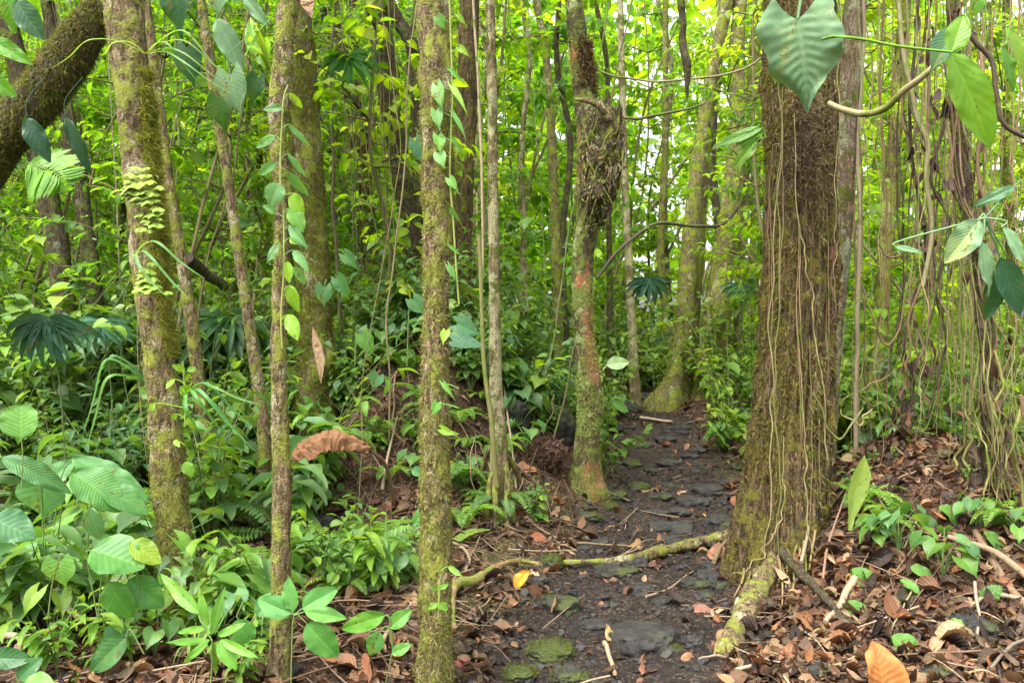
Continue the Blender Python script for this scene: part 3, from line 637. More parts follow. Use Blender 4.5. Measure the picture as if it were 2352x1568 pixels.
for (u0, u1, vb, w, Y, mt, look) in far:
    um = u0 * .45 + u1 * .55 + rnd.uniform(-14, 14)
    t, tr, org = tree('forest_tree', '', 'tree', [(u0 + rnd.uniform(-30, 30), -10, w * .65), (u0 * .85 + u1 * .15 + rnd.uniform(-22, 22), vb * .18, w * .7), (u0 * .6 + u1 * .4 + rnd.uniform(-20, 20), vb * .42, w * .8), (um + rnd.uniform(-12, 12), vb * .7, w * .85), (u1, vb, w * 1.05), (u1 + 4, vb + 60, w * 1.4)], Y, mt, 20, 0.05, 0.12, top=0.5 * Y + 3, moss=mossd(900, size=(.03, .07)), group='trunks standing deeper in the forest', base_ext=0.6)
    AUTO.append((t, look, um, vb * .5))

# ------------------------------------------------------------------ forest foliage behind (a mass nobody could count)
def sapling_into(ml, mt, x, y, h, spread, nbr, nl, size, cols, tpls):
    z0 = float(ground(x, y)) if y < 40 else 0.5
    lean = R.randn(2) * 0.13 * h; w1 = R.randn(3, 2) * .22
    pts = [(x, y, z0 - .1), (x + lean[0] * .1 + w1[0, 0], y + w1[0, 1], z0 + h * .25), (x + lean[0] * .4 + w1[1, 0], y + lean[1] * .4 + w1[1, 1], z0 + h * .5), (x + lean[0] * .7 + w1[2, 0], y + lean[1] * .7, z0 + h * .75), (x + lean[0], y + lean[1], z0 + h)]
    c = catmull(pts, 12); c = catmull(pts, 12); tube(mt, pts, [0.0022 * h + .008 + .014 * R.rand(), 0.008], 6, 22, (0.16, 0.14, 0.06))
    nt = nbr * nl
    t = (0.06 + 0.94 * R.rand(nbr)); ii = (t * 11).astype(int).clip(0, 10)
    p0 = c[ii]; th = R.rand(nbr) * 2 * math.pi; ln = spread * (0.4 + 0.6 * R.rand(nbr))
    d0 = np.stack([np.cos(th), np.sin(th), 0.45 * R.rand(nbr) - 0.1], -1); e = p0 + d0 * ln[:, None]; 
    for q in range(nbr):
        if q % 2 == 0: tube(mt, [p0[q], (p0[q] + e[q]) / 2 + [0, 0, .08 * ln[q]], e[q]], [0.012, .004], 3, 5, (0.14, 0.12, 0.05), close=False)
    s = R.rand(nbr, nl); p = p0[:, None] + (e - p0)[:, None] * (0.15 + .85 * s[..., None]); p[..., 2] += 0.32 * ln[:, None] * s * (1 - s)
    p = p.reshape(-1, 3) + R.randn(nt, 3) * 0.04
    sd_ = np.where(R.rand(nt) > .5, 1.0, -1.0)[:, None]; dd = np.repeat(d0, nl, 0); side = np.cross(dd, [0, 0, 1])
    d = unit(dd * .7 + side * sd_ * 0.8 + R.randn(nt, 3) * .35 + [0, 0, -0.30]); up = unit(R.randn(nt, 3) * .42 + [0, -0.15, 1])
    cb = np.array(cols)[R.randint(0, len(cols), nbr)]; col = np.repeat(cb, nl, 0) * (0.75 + 0.5 * R.rand(nt, 1)); 
    add_leaves(ml, tpls, p, d, up, size * (0.55 + 0.75 * R.rand(nt)), col)

FG = [(0.10, 0.19, 0.018), (0.14, 0.24, 0.02), (0.07, 0.15, 0.02), (0.17, 0.27, 0.025), (0.11, 0.22, 0.035)]
FGY = [(0.18, 0.28, 0.018), (0.22, 0.32, 0.02), (0.14, 0.24, 0.018), (0.27, 0.33, 0.03)]
def wall_density(u):      # thinner where the photograph shows the white sky
    return 1 - 0.7 * math.exp(-((u - 1670) / 90) ** 2) - 0.85 * math.exp(-((u - 1495) / 75) ** 2) - 0.75 * math.exp(-((u - 1960) / 90) ** 2) - 0.8 * math.exp(-((u - 2330) / 170) ** 2)
ml, mt = MB(), MB(); nsap = 0
for (y0, y1, N, lf, nb, nl) in ((7.2, 12, 50, .125, 52, 13), (12, 17, 60, .165, 54, 15), (17, 25, 66, .24, 56, 15), (25, 36, 66, .36, 54, 14)):
    for q in range(N):
        for tries in range(30):
            y = rnd.uniform(y0, y1); u = rnd.uniform(-250, 2600); x = (u - 1176) * K * y
            if pathd(x, y) < 1.7 and y < 15: continue
            if rnd.random() > wall_density(u) and y > 12: continue
            if y < 12 and 1150 < u < 1780: continue
            if y < 8.8 and u > 900: continue
            break
        right = sstep(1200, 1700, u)
        cols = FGY if rnd.random() < 0.25 + .45 * right else FG
        sapling_into(ml, mt, x, y, rnd.uniform(0.35, 0.62) * y + 1.0, rnd.uniform(.6, 1.2) + y * .025, nb, nl, lf * rnd.uniform(.7, 1.2), cols, OVAL if rnd.random() < .7 else LANCE)
o = ml.build('forest_foliage', M['leaf_far']); tag(o, kind='stuff')
o = mt.build('forest_twigs', M['twig']); tag(o, kind='stuff')

# bushes hugging the ground in the middle distance, built as a mass of ground cover
ml, mt = MB(), MB()
def low_bush(x, y, h, n, size, cols, tpls):
    z0 = float(ground(x, y))
    for s_ in range(max(2, n // 14)):
        a = R.rand() * 6.28; r = h * (.3 + .4 * R.rand()); hh = h * (.6 + .5 * R.rand())
        pts = [(x, y, z0 - .03), (x + r * .4 * math.cos(a), y + r * .4 * math.sin(a), z0 + hh * .6), (x + r * math.cos(a), y + r * math.sin(a), z0 + hh)]
        c = catmull(pts, 12); tube(mt, pts, [0.006, .003], 4, 6, (0.10, 0.13, 0.04), close=False)
        k = 14; ii = (3 + 8.9 * R.rand(k)).astype(int).clip(0, 11); p = c[ii] + R.randn(k, 3) * 0.02 * h
        th = R.rand(k) * 6.28; d = np.stack([np.cos(th), np.sin(th), -0.1 + .3 * R.randn(k)], -1); up = unit(R.randn(k, 3) * .3 + [0, -.25, 1])
        add_leaves(ml, tpls, p, d, up, size * (.6 + .8 * R.rand(k)), vary(cols[R.randint(len(cols))], k, .3, .12))
NEARG = [(0.12, 0.24, 0.04), (0.15, 0.28, 0.04), (0.09, 0.19, 0.045), (0.19, 0.33, 0.04), (0.14, 0.26, 0.07)]
cnt = 0
for q in range(2400):
    y = rnd.uniform(6.2, 18) ; u = rnd.uniform(-150, 2500); x = (u - 1176) * K * y
    if pathd(x, y) < 1.25: continue
    if y < 8.2 and 760 < u < 1150 : continue
    if y < 7.6 and u > 1150 and u < 2400: continue
    if 1150 < u < 1850 and y < 11.5 and rnd.random() < .5: continue
    low_bush(x, y, rnd.uniform(.35, 1.0) if rnd.random() < .75 else rnd.uniform(1.0, 1.9), rnd.choice((28, 42, 56)), rnd.uniform(.06, .17), NEARG if u < 1300 else FG, rnd.choice((OVAL, OVAL, LANCE, HEART))); cnt += 1
o = ml.build('undergrowth', M['leaf']); tag(o, kind='stuff')
o = mt.build('undergrowth_stems', M['stem']); tag(o, kind='stuff')

# ------------------------------------------------------------------ leaf litter, gravel, twigs
def gn(x, y):
    e = .03; return unit(np.stack([-(ground(x + e, y) - ground(x - e, y)) / (2 * e), -(ground(x, y + e) - ground(x, y - e)) / (2 * e), np.ones_like(x)], -1))
LIT = [leaf_tpl('oval', 1, 6, f_, d, 0.10, s, twist=tw, width=w_) for s, (f_, d, tw, w_) in enumerate(((.4, .5, .5, 1), (.2, -.6, -.4, .9), (.8, .6, .8, 1.1), (-.4, .5, 1.2, .8), (.3, -.4, .2, .5), (1.2, .3, .3, .6), (.2, .2, .9, .35)))]
BROWNS = [(0.20, 0.10, 0.06), (0.15, 0.075, 0.045), (0.25, 0.14, 0.08), (0.08, 0.045, 0.03), (0.30, 0.19, 0.10), (0.30, 0.13, 0.055), (0.05, 0.032, 0.024), (0.05, 0.034, 0.026), (0.18, 0.125, 0.085), (0.11, 0.065, 0.04), (0.40, 0.26, 0.15)]
def litter(mb, N, xr, yr, size, pk, lift=.012, tpls=LIT, cols=BROWNS, clump=True):
    x = xr[0] + (xr[1] - xr[0]) * R.rand(N); y = yr[0] + (yr[1] - yr[0]) * R.rand(N)
    d = pathd(x, y); pr = pk + (1 - pk) * sstep(.75, 1.25, d)
    if clump: pr = pr * (0.55 + .9 * fbm(np.stack([x * 2.5, y * 2.5, x * 0], -1), 2, 77))
    m = R.rand(N) < pr; x = x[m]; y = y[m]; k = len(x)
    nrm = gn(x, y); z = ground(x, y) + lift * R.rand(k) + .004
    dd = R.randn(k, 3); dd -= nrm * (dd * nrm).sum(-1, keepdims=True) * .82
    up = unit(nrm + R.randn(k, 3) * .38)
    cc = np.array(cols)[R.randint(0, len(cols), k)] * (0.42 + .56 * R.rand(k, 1))
    add_leaves(mb, tpls, np.stack([x, y, z], -1), unit(dd), up, size[0] + (size[1] - size[0]) * R.rand(k) ** 1.6, cc)
mb = MB()
litter(mb, 30000, (-2.2, 4.4), (2.6, 6.6), (.025, .10), 0.05, .022)
litter(mb, 5000, (-2.2, 4.4), (2.6, 6.6), (.08, .17), 0.02, .03)
litter(mb, 14000, (1.0, 4.4), (3.0, 6.6), (.03, .11), 0.0, .03)
litter(mb, 14000, (-5, 5.5), (6.2, 12.5), (.05, .14), 0.05, .04)
litter(mb, 20000, (-1.5, 4.0), (2.6, 7), (.008, .04), 0.34, .005)
litter(mb, 7000, (.4, 3.2), (7, 12), (.015, .05), 0.35, .006)
litter(mb, 3500, (-10, 8), (12.5, 22), (.10, .22), 0.3, .03)
tag(mb.build('leaf_litter', M['leaf_dry']), kind='stuff')
mb = MB()
for q in range(1900):
    if q < 1250: x, y = rnd.uniform(-2.5, 4), rnd.uniform(2.8, 7)
    else: x, y = rnd.uniform(-4, 4), rnd.uniform(6.5, 11.5)
    if pathd(x, y) < 1.1 and rnd.random() < .9: continue
    a = rnd.uniform(0, 6.28); L = rnd.uniform(.12, .6); dx, dy = math.cos(a) * L / 2, math.sin(a) * L / 2
    pp = [(x + dx * s, y + dy * s, float(ground(x + dx * s, y + dy * s)) + .012 + rnd.uniform(0, .035)) for s in (-1, 0, 1)]
    r = rnd.uniform(.0015, .006); tube(mb, pp, [r, r * .5], 5, 7, rnd.choice([(0.20, 0.145, 0.09), (0.14, 0.09, 0.055), (0.28, 0.21, 0.13), (0.08, 0.055, 0.035)]), .01, q)
tag(mb.build('twig_litter', M['twig']), kind='stuff')

def ico(sub):
    import bmesh
    bm = bmesh.new(); bmesh.ops.create_icosphere(bm, subdivisions=sub, radius=1.0)
    v = np.array([x.co[:] for x in bm.verts]); f = np.array([[y.index for y in x.verts] for x in bm.faces]); bm.free(); return v, f
IC1, IC2, IC5 = ico(1), ico(2), ico(5)
mb = MB(); N = 6000
x = -.6 + 3.4 * R.rand(N); y = 2.6 + 6 * R.rand(N) ** 1.2; m = pathd(x, y) < 1.1 + .3 * R.rand(N); x = x[m]; y = y[m]; k = len(x)
s = .004 + .030 * R.rand(k) ** 4
z = ground(x, y) + s * .25
tp = [(IC1[0] * np.array([1, .8, .6]) * (1 + .25 * R.randn(len(IC1[0]), 1)), IC1[1], np.zeros((len(IC1[0]), 3))) for _ in range(4)]
add_leaves(mb, tp, np.stack([x, y, z], -1), unit(R.randn(k, 3) * [1, 1, .2]), unit(R.randn(k, 3) * .3 + [0, 0, 1]), s, vary((0.034, 0.031, 0.029), k, .6, .1))
tag(mb.build('gravel', M['mound'], smooth=False), kind='stuff')

# ------------------------------------------------------------------ builders for plants
def wfac(kind): 
    t = np.linspace(0, 1, 60); return 2 * outline(kind, t).max()
def bigleaf(name, kind, base, tip, width, Y, col, label=None, cat='leaf', n=(0, -1, 0.25), pet=None, pY=None, Yt=None, m='leaf', droop=0.18, ragged=0.03, fold=0.12, ripple=0.07, relief=0.0025, nvein=9, pr=3, group=None, parent=None, petcol=None, twist=0.0, res=(7, 26)):
    b3 = P(*base, Y); t3 = P(*tip, Yt or Y); ax = t3 - b3; L = np.linalg.norm(ax)
    B = basis(ax[None], np.array(n, float)[None])[0]; xs = math.hypot(B[0, 0], B[2, 0])
    wd = width * K * Y / max(xs, 0.35) / (wfac(kind) * L)
    sd = R.randint(1000)
    v, f, lv = leaf_tpl(kind, res[0], res[1], fold, droop, ripple, sd, ragged, wd, twist, relief, nvein)
    lv = lv.copy(); lv[:, 2] = R.rand()
    t = parent if parent is not None else thing(name, label, cat, b3, group)
    org = np.array(t.location) if parent is not None else b3
    mb = MB(); mb.add((B @ (v * L).T).T + b3, f, col, lv); mb.build('blade' if parent is None else 'leaf', M[m], t, org)
    if pet is not None:
        pts = [P(*q[:2], q[2] if len(q) > 2 else (pY or Y)) for q in pet]
        mb = MB(); tube(mb, [b3] + pts, [pr * K * Y * .6, pr * K * Y * .8], 6, 14, petcol or tuple(np.array(col) * .9)); mb.build('petiole', M['stem'], t, org)
    return t

def ribbon(mb, pts, w, col, up=(0, 0, 1), fold=.3, n=30, ripple=0.0, nu=3, seed=0):
    pts = np.asarray(pts, float); c = catmull(pts, n); t = unit(np.gradient(c, axis=0)); w = np.interp(np.linspace(0, 1, n), np.linspace(0, 1, len(w)), w)
    x = unit(np.cross(t, np.asarray(up, float))); z = np.cross(x, t); U = np.linspace(-1, 1, 2 * nu + 1)
    q = np.stack([np.repeat(np.linspace(0, n * .3, n)[:, None], len(U), 1), np.tile(U * 2, (n, 1)), np.full((n, len(U)), seed * 1.7)], -1)
    v = c[:, None] + x[:, None] * (U[None] * w[:, None])[..., None] + z[:, None] * (np.abs(U)[None] * w[:, None] * fold + ripple * fbm(q, 2, seed))[..., None]
    m = len(U); i, j = np.meshgrid(np.arange(n - 1), np.arange(m - 1), indexing='ij')
    f = np.stack([i * m + j, i * m + j + 1, (i + 1) * m + j + 1, (i + 1) * m + j], -1).reshape(-1, 4)
    lv = np.stack([np.tile(U, (n, 1)), np.repeat(np.linspace(0, 1, n)[:, None], m, 1), np.full((n, m), .5)], -1)
    mb.add(v, f, col, lv.reshape(-1, 3))

def frond(ml, mt, pts, plen, n, col, up=(0, 0, 1), wid=.8, r=.003):
    c = catmull(pts, n * 2); t = unit(np.gradient(c, axis=0)); x = unit(np.cross(t, np.asarray(up, float)))
    tube(mt, pts, [r, r * .4], 4, 10, tuple(np.array(col) * .9), close=False)
    s = np.linspace(0.08, 0.99, n); ii = (s * (len(c) - 1)).astype(int); L = plen * np.sin(np.pi * np.clip(s, 0, 1) ** .65) ** .7 + .006
    tp = [leaf_tpl('lance', 1, 3, .1, .15, width=wid * 1.3)]
    for sg in (-1, 1):
        d = x[ii] * sg + t[ii] * .35 + R.randn(n, 3) * .05 - np.array([0, 0, .12]); upv = unit(np.cross(x[ii], t[ii]) + R.randn(n, 3) * .1)
        add_leaves(ml, tp, c[ii], unit(d), upv, L, vary(col, n, .15, .05))

def fan(ml, mt, c, rad, nseg, col, face, downdir, spread=2.6, stem=None, wid=1.0):
    """fan palm blade: segments radiating from c in the plane facing 'face' """
    face = unit(np.array(face, float)); a0 = unit(np.array(downdir, float)); a0 = unit(a0 - face * (a0 @ face)); b0 = np.cross(face, a0)
    tp = [leaf_tpl('lance', 1, 8, .5, .35 + .15 * q, width=.55 * wid) for q in range(2)]
    ang = np.linspace(-spread, spread, nseg) + R.randn(nseg) * .04
    d = np.cos(ang)[:, None] * a0 + np.sin(ang)[:, None] * b0 + face * .12
    add_leaves(ml, tp, np.tile(c, (nseg, 1)), unit(d), np.tile(face, (nseg, 1)), rad * (.85 + .25 * R.rand(nseg)), vary(col, nseg, .18, .08))
    if stem is not None: tube(mt, [c] + stem, [.004, .006], 6, 12, (0.08, 0.12, 0.04))

# prototypes: origin at the foot; foliage and stem are the parts
def p_aroid(n, h, L, kind, cols, spread=.6):
    a, b_ = MB(), MB()
    for q in range(n):
        th = q * 2.4 + R.randn() * .4; r = h * spread * (.35 + .65 * R.rand()); hh = h * (.5 + .5 * R.rand())
        e = np.array([r * math.cos(th), r * math.sin(th), hh]); tube(b_, [(0, 0, -.03), (e[0] * .3, e[1] * .3, hh * .65), e], [.004, .0025], 5, 10, (0.10, 0.17, 0.05), close=False)
        d = np.array([math.cos(th), math.sin(th), -.45 + .35 * R.randn()]) ; s_ = L * (.6 + .6 * R.rand())
        tp = [leaf_tpl(kind, 4, 12, .15, .2 + .3 * R.rand(), .06, R.randint(99), .05, 1.0, 0, .006, 7)]
        add_leaves(a, tp, e[None], unit(d)[None], unit(np.array([math.cos(th) * .45, math.sin(th) * .45 - .25, 1]))[None], np.array([s_]), vary(cols[R.randint(len(cols))], 1, .2, .1))
    return a, b_
def p_seedling(ns, h, L, kind, cols, nl=9, lean=.5):
    a, b_ = MB(), MB()
    for s_ in range(ns):
        th = R.rand() * 6.28; r = h * lean * R.rand(); hh = h * (.6 + .4 * R.rand())
        pts = [(0, 0, -.03), (r * .35 * math.cos(th), r * .35 * math.sin(th), hh * .55), (r * math.cos(th), r * math.sin(th), hh)]
        c = catmull(pts, 30); tube(b_, pts, [.005, .002], 5, 12, (0.12, 0.14, 0.05), close=False)
        t = np.linspace(.25, 1, nl); p = c[(t * 29).astype(int)]; az = np.arange(nl) * (math.pi * .93) + th; 
        d = np.stack([np.cos(az), np.sin(az), -.05 - .25 * R.rand(nl)], -1); d[-1] = [math.cos(th), math.sin(th), .5]
        tp = [leaf_tpl(kind, 3, 9, .18, dr, .05, R.randint(99), .03, 1.0, 0, .005, 8) for dr in (.2, .45)]
        sz = L * (1.1 - .5 * t) * (.8 + .4 * R.rand(nl)); pe = p + unit(d) * sz[:, None] * .12
        add_leaves(a, tp, pe, unit(d), unit(R.randn(nl, 3) * .25 + [0, -.25, 1]), sz, vary(cols[R.randint(len(cols))], nl, .22, .1))
    return a, b_
def p_ginger(ns, h, L, cols, kind='lance', wid=1.0):
    a, b_ = MB(), MB()
    for s_ in range(ns):
        th = R.rand() * 6.28; r = h * .45 * (.3 + R.rand()); hh = h * (.6 + .4 * R.rand())
        pts = [(0, 0, -.03), (r * .2 * math.cos(th), r * .2 * math.sin(th), hh * .5), (r * math.cos(th), r * math.sin(th), hh)]
        c = catmull(pts, 30); tube(b_, pts, [.006, .003], 5, 12, (0.10, 0.16, 0.04), close=False)
        nl = 8; t = np.linspace(.3, 1, nl); p = c[(t * 29).astype(int)]; sgn = np.where(np.arange(nl) % 2, 1, -1); pl = th + 1.5 + R.randn() * .3
        d = np.stack([np.cos(pl) * sgn + .5 * math.cos(th), np.sin(pl) * sgn + .5 * math.sin(th), np.full(nl, .25)], -1)
        tp = [leaf_tpl(kind, 2, 12, .2, dr, .05, R.randint(99), .03, wid, 0, .004, 12) for dr in (.45, .7)]
        add_leaves(a, tp, p, unit(d), unit(R.randn(nl, 3) * .15 + [0, -.2, 1]), L * (.7 + .5 * R.rand(nl)), vary(cols[R.randint(len(cols))], nl, .18, .08))
    return a, b_
def p_fern(n, L, cols, plen=.06):
    a, b_ = MB(), MB()
    for q in range(n):
        th = q * 6.28 / n + R.randn() * .25; l = L * (.7 + .4 * R.rand()); cx, sx = math.cos(th), math.sin(th)
        frond(a, b_, [(0, 0, 0), (cx * l * .35, sx * l * .35, l * .42), (cx * l * .75, sx * l * .75, l * .42), (cx * l, sx * l, l * .2)], plen * (.8 + .4 * R.rand()), 22, cols[R.randint(len(cols))])
    return a, b_
def p_grass(n, L, cols):
    a = MB()
    for q in range(n):
        th = R.rand() * 6.28; l = L * (.5 + .6 * R.rand()); cx, sx = math.cos(th), math.sin(th); w = .008 + .010 * R.rand()
        ribbon(a, [(0, 0, 0), (cx * l * .2, sx * l * .2, l * .5), (cx * l * .55, sx * l * .55, l * .62), (cx * l * .85, sx * l * .85, l * .3)], [w * .7, w, w * .8, .001], vary(cols[R.randint(len(cols))], 1)[0], (0, 0, 1), .4, 14, nu=1)
    return a, None
def p_fanpalm(n, h, rad, cols):
    a, b_ = MB(), MB()
    for q in range(n):
        th = q * 2.1 + .5; r = h * .45; hh = h * (.75 + .25 * R.rand()); e = np.array([r * math.cos(th), r * math.sin(th), hh])
        fan(a, b_, e, rad, 17, cols[R.randint(len(cols))], (math.cos(th) * .5, math.sin(th) * .5 - .1, .9), (math.cos(th), math.sin(th), -.5), 2.3, [(r * .3 * math.cos(th), r * .3 * math.sin(th), hh * .6), (0, 0, 0)])
    return a, b_

G1 = [(0.11, 0.22, 0.045), (0.15, 0.28, 0.05), (0.09, 0.19, 0.055), (0.13, 0.25, 0.08)]
G2 = [(0.15, 0.29, 0.035), (0.20, 0.35, 0.04), (0.12, 0.25, 0.04)]
G3 = [(0.07, 0.16, 0.055), (0.09, 0.20, 0.08), (0.06, 0.13, 0.045)]
PR = {}
def proto(key, name, cat, look, mats, fn, *a, **k):
    lf, st = fn(*a, **k); t = thing(name, '', cat, (0, 0, -50)); lf.build('foliage', M[mats], t)
    if st is not None: st.build('stem', M['stem'], t)
    PR[key] = dict(t=t, used=False, look=look, name=name)
proto('heart', 'heart_leaved_plant', 'plant', ['bright heart-leaved plant', 'low heart-leaved plant'], 'leaf', p_aroid, 9, .42, .17, 'heart', G1)
proto('heart2', 'heart_leaved_plant', 'plant', ['dark heart-leaved plant', 'loose dark heart-leaved plant'], 'leaf', p_aroid, 7, .55, .20, 'heart', G3)
proto('arrow', 'arrow_leaved_plant', 'plant', ['arrow-leaved aroid', 'bright arrow-leaved aroid'], 'leaf', p_aroid, 6, .50, .22, 'arrow', G2)
proto('seed', 'leafy_seedling', 'seedling', ['upright oval-leaved seedling', 'branching oval-leaved seedling'], 'leaf', p_seedling, 4, .50, .14, 'oval', G1)
proto('seed2', 'leafy_seedling', 'seedling', ['pale oval-leaved seedling', 'pale bushy seedling'], 'leaf', p_seedling, 6, .38, .11, 'oval', G2, 7)
proto('small', 'small_seedling', 'seedling', ['tiny seedling', 'small bright seedling'], 'leaf', p_seedling, 3, .16, .07, 'oval', G2, 6)
proto('ribbed', 'ribbed_leaf_plant', 'plant', ['plant with deeply ribbed oval leaves', 'ribbed oval-leaved plant'], 'leaf_ribbed', p_seedling, 3, .45, .19, 'oval', G1, 6, .6)
proto('ginger', 'ginger_plant', 'plant', ['ginger-like plant with long blades', 'arching long-bladed plant'], 'leaf', p_ginger, 4, .75, .30, G1)
proto('ginger2', 'ginger_plant', 'plant', ['narrow-bladed plant', 'dense narrow-bladed plant'], 'leaf', p_ginger, 5, .50, .20, G2, 'lance', .8)
proto('fern', 'fern', 'fern', ['feathery fern', 'spreading fern'], 'leaf', p_fern, 8, .42, G2)
proto('fern2', 'fern', 'fern', ['dark feathery fern', 'wide dark fern'], 'leaf', p_fern, 7, .60, G1, .09)
proto('grass', 'grass_tuft', 'grass', ['tuft of arching strap blades', 'loose tuft of strap blades'], 'leaf', p_grass, 22, .45, G2)
proto('shrub', 'leafy_shrub', 'shrub', ['tall leafy shrub', 'many-stemmed leafy shrub'], 'leaf', p_seedling, 12, 1.0, .15, 'oval', G1, 13, .7)
proto('shrub2', 'leafy_shrub', 'shrub', ['dark leafy shrub', 'spreading dark leafy shrub'], 'leaf', p_seedling, 11, .9, .17, 'lance', G3, 13, .8)
proto('fan', 'fan_palm', 'palm', ['young fan palm', 'small fan palm'], 'leaf', p_fanpalm, 4, .85, .34, G3)
def plant(key, x, y, s=1.0, rz=None, look=None, dz=0.0):
    p = PR[key]; o = copy_tree(p['t']) if p['used'] else p['t']; p['used'] = True
    z = float(ground(x, y)) + dz; o.location = (x, y, z); o.rotation_euler = (R.randn() * .08, R.randn() * .08, R.rand() * 6.28 if rz is None else rz); o.scale = (s, s, s * (.9 + .2 * R.rand()))
    hh = .3 * s; u = 1176 + x / (K * y); v = 784 + (H - z - hh) / (K * y)
    o['group'] = {'heart_leaved_plant': 'heart-leaved plants of the forest floor', 'arrow_leaved_plant': 'arrow-leaved plants', 'leafy_seedling': 'leafy seedlings', 'small_seedling': 'tiny seedlings on the ground', 'ribbed_leaf_plant': 'ribbed-leaved plants', 'ginger_plant': 'ginger-like plants', 'fern': 'ferns', 'grass_tuft': 'tufts of strap blades', 'leafy_shrub': 'leafy shrubs', 'fan_palm': 'fan palms'}[p['name']]
    AUTO.append((o, look or rnd.choice(p['look']), u, v)); return o
def scatter(keys, N, ur, yr, sr, mind=1.25, rej=None):
    for q in range(N):
        for tr_ in range(20):
            u = rnd.uniform(*ur); y = rnd.uniform(*yr); x = (u - 1176) * K * y
            if pathd(x, y) < mind or (rej and rej(u, x, y)): continue
            plant(rnd.choice(keys), x, y, rnd.uniform(*sr)); break
LAND += [('the trail', 1480, 1150), ('the dark hollow under the mound', 760, 1170), ('the leaf-strewn bank', 2080, 1330), ('the curtain of hanging roots', 2180, 800), ('the crest of the mound', 880, 820)]

# left foreground and its carpet
scatter(['heart', 'heart2', 'arrow', 'ribbed', 'seed', 'ginger'], 18, (-60, 400), (3.6, 4.8), (.6, .95))
scatter(['heart', 'seed', 'seed2', 'ribbed', 'ginger2', 'small', 'arrow'], 26, (-100, 780), (3.6, 5.4), (.55, .95), rej=lambda u, x, y: u > 640 and y < 4.3)
scatter(['ginger', 'shrub', 'heart2', 'fern2', 'seed', 'ginger2', 'shrub2', 'seed2', 'heart'], 44, (-120, 700), (5.2, 7.4), (.7, 1.15))
scatter(['shrub', 'shrub2', 'ginger', 'fan', 'fern2', 'heart2'], 22, (-150, 640), (7.4, 9.5), (.9, 1.5))
scatter(['small', 'seed2', 'fern', 'heart'], 12, (680, 960), (4.4, 5.2), (.5, .8))
# mound: crest and right flank green, face bare
scatter(['heart', 'seed', 'heart2', 'seed2', 'shrub', 'fern', 'ginger2'], 30, (640, 1260), (7.2, 8.8), (.6, 1.0))
scatter(['seed', 'ginger2', 'seed2', 'heart', 'shrub2', 'fern2'], 18, (1120, 1310), (7.4, 10.0), (.7, 1.1), mind=1.2)
scatter(['small', 'fern'], 9, (760, 1160), (5.8, 7.0), (.5, .9))
scatter(['heart', 'heart', 'heart2', 'arrow', 'ribbed'], 18, (760, 1250), (7.3, 8.3), (.75, 1.15))
scatter(['fern', 'fern2', 'grass', 'seed2', 'small', 'heart'], 7, (680, 1180), (6.2, 7.0), (.5, .8), rej=lambda u, x, y: 770 < u < 960)
scatter(['seed2', 'small', 'fern', 'grass', 'ginger2', 'heart', 'seed'], 26, (-60, 640), (3.4, 5.6), (.55, .9))
scatter(['seed', 'heart', 'seed2', 'ribbed', 'fern', 'ginger2'], 14, (690, 970), (4.4, 5.2), (.6, .9))
scatter(['heart', 'seed2', 'heart', 'shrub', 'seed'], 16, (700, 1280), (7.4, 8.4), (.7, 1.1))
scatter(['fern', 'heart', 'seed2', 'fern2', 'small', 'seed'], 18, (680, 1240), (5.9, 7.4), (.5, .9), rej=lambda u, x, y: (670 < u < 900 and y < 6.5) or (760 < u < 980 and y < 7.3))
scatter(['heart', 'heart', 'seed', 'heart2'], 14, (740, 1200), (7.35, 7.9), (.75, 1.05))
scatter(['fern', 'seed2', 'heart', 'fern2', 'small'], 12, (760, 1200), (6.5, 7.5), (.5, .85))
# trail edges and the right
scatter(['small', 'seed2', 'heart'], 10, (1380, 1480), (9.5, 12), (.6, 1.0), mind=1.1)
scatter(['seed2', 'small', 'heart', 'ginger2', 'fern'], 14, (1640, 1760), (9.0, 12.5), (.6, 1.0), mind=1.15)
scatter(['shrub', 'heart2', 'ginger', 'seed', 'shrub2', 'heart'], 24, (1890, 2420), (6.6, 9.5), (.7, 1.2), mind=1.3)
scatter(['small', 'heart', 'seed2', 'small', 'fern'], 22, (1930, 2350), (3.9, 6.2), (.4, .75), mind=1.8)
scatter(['small', 'fern', 'seed2', 'ginger2', 'grass', 'small', 'heart'], 26, (-60, 640), (3.2, 4.4), (.4, .75))

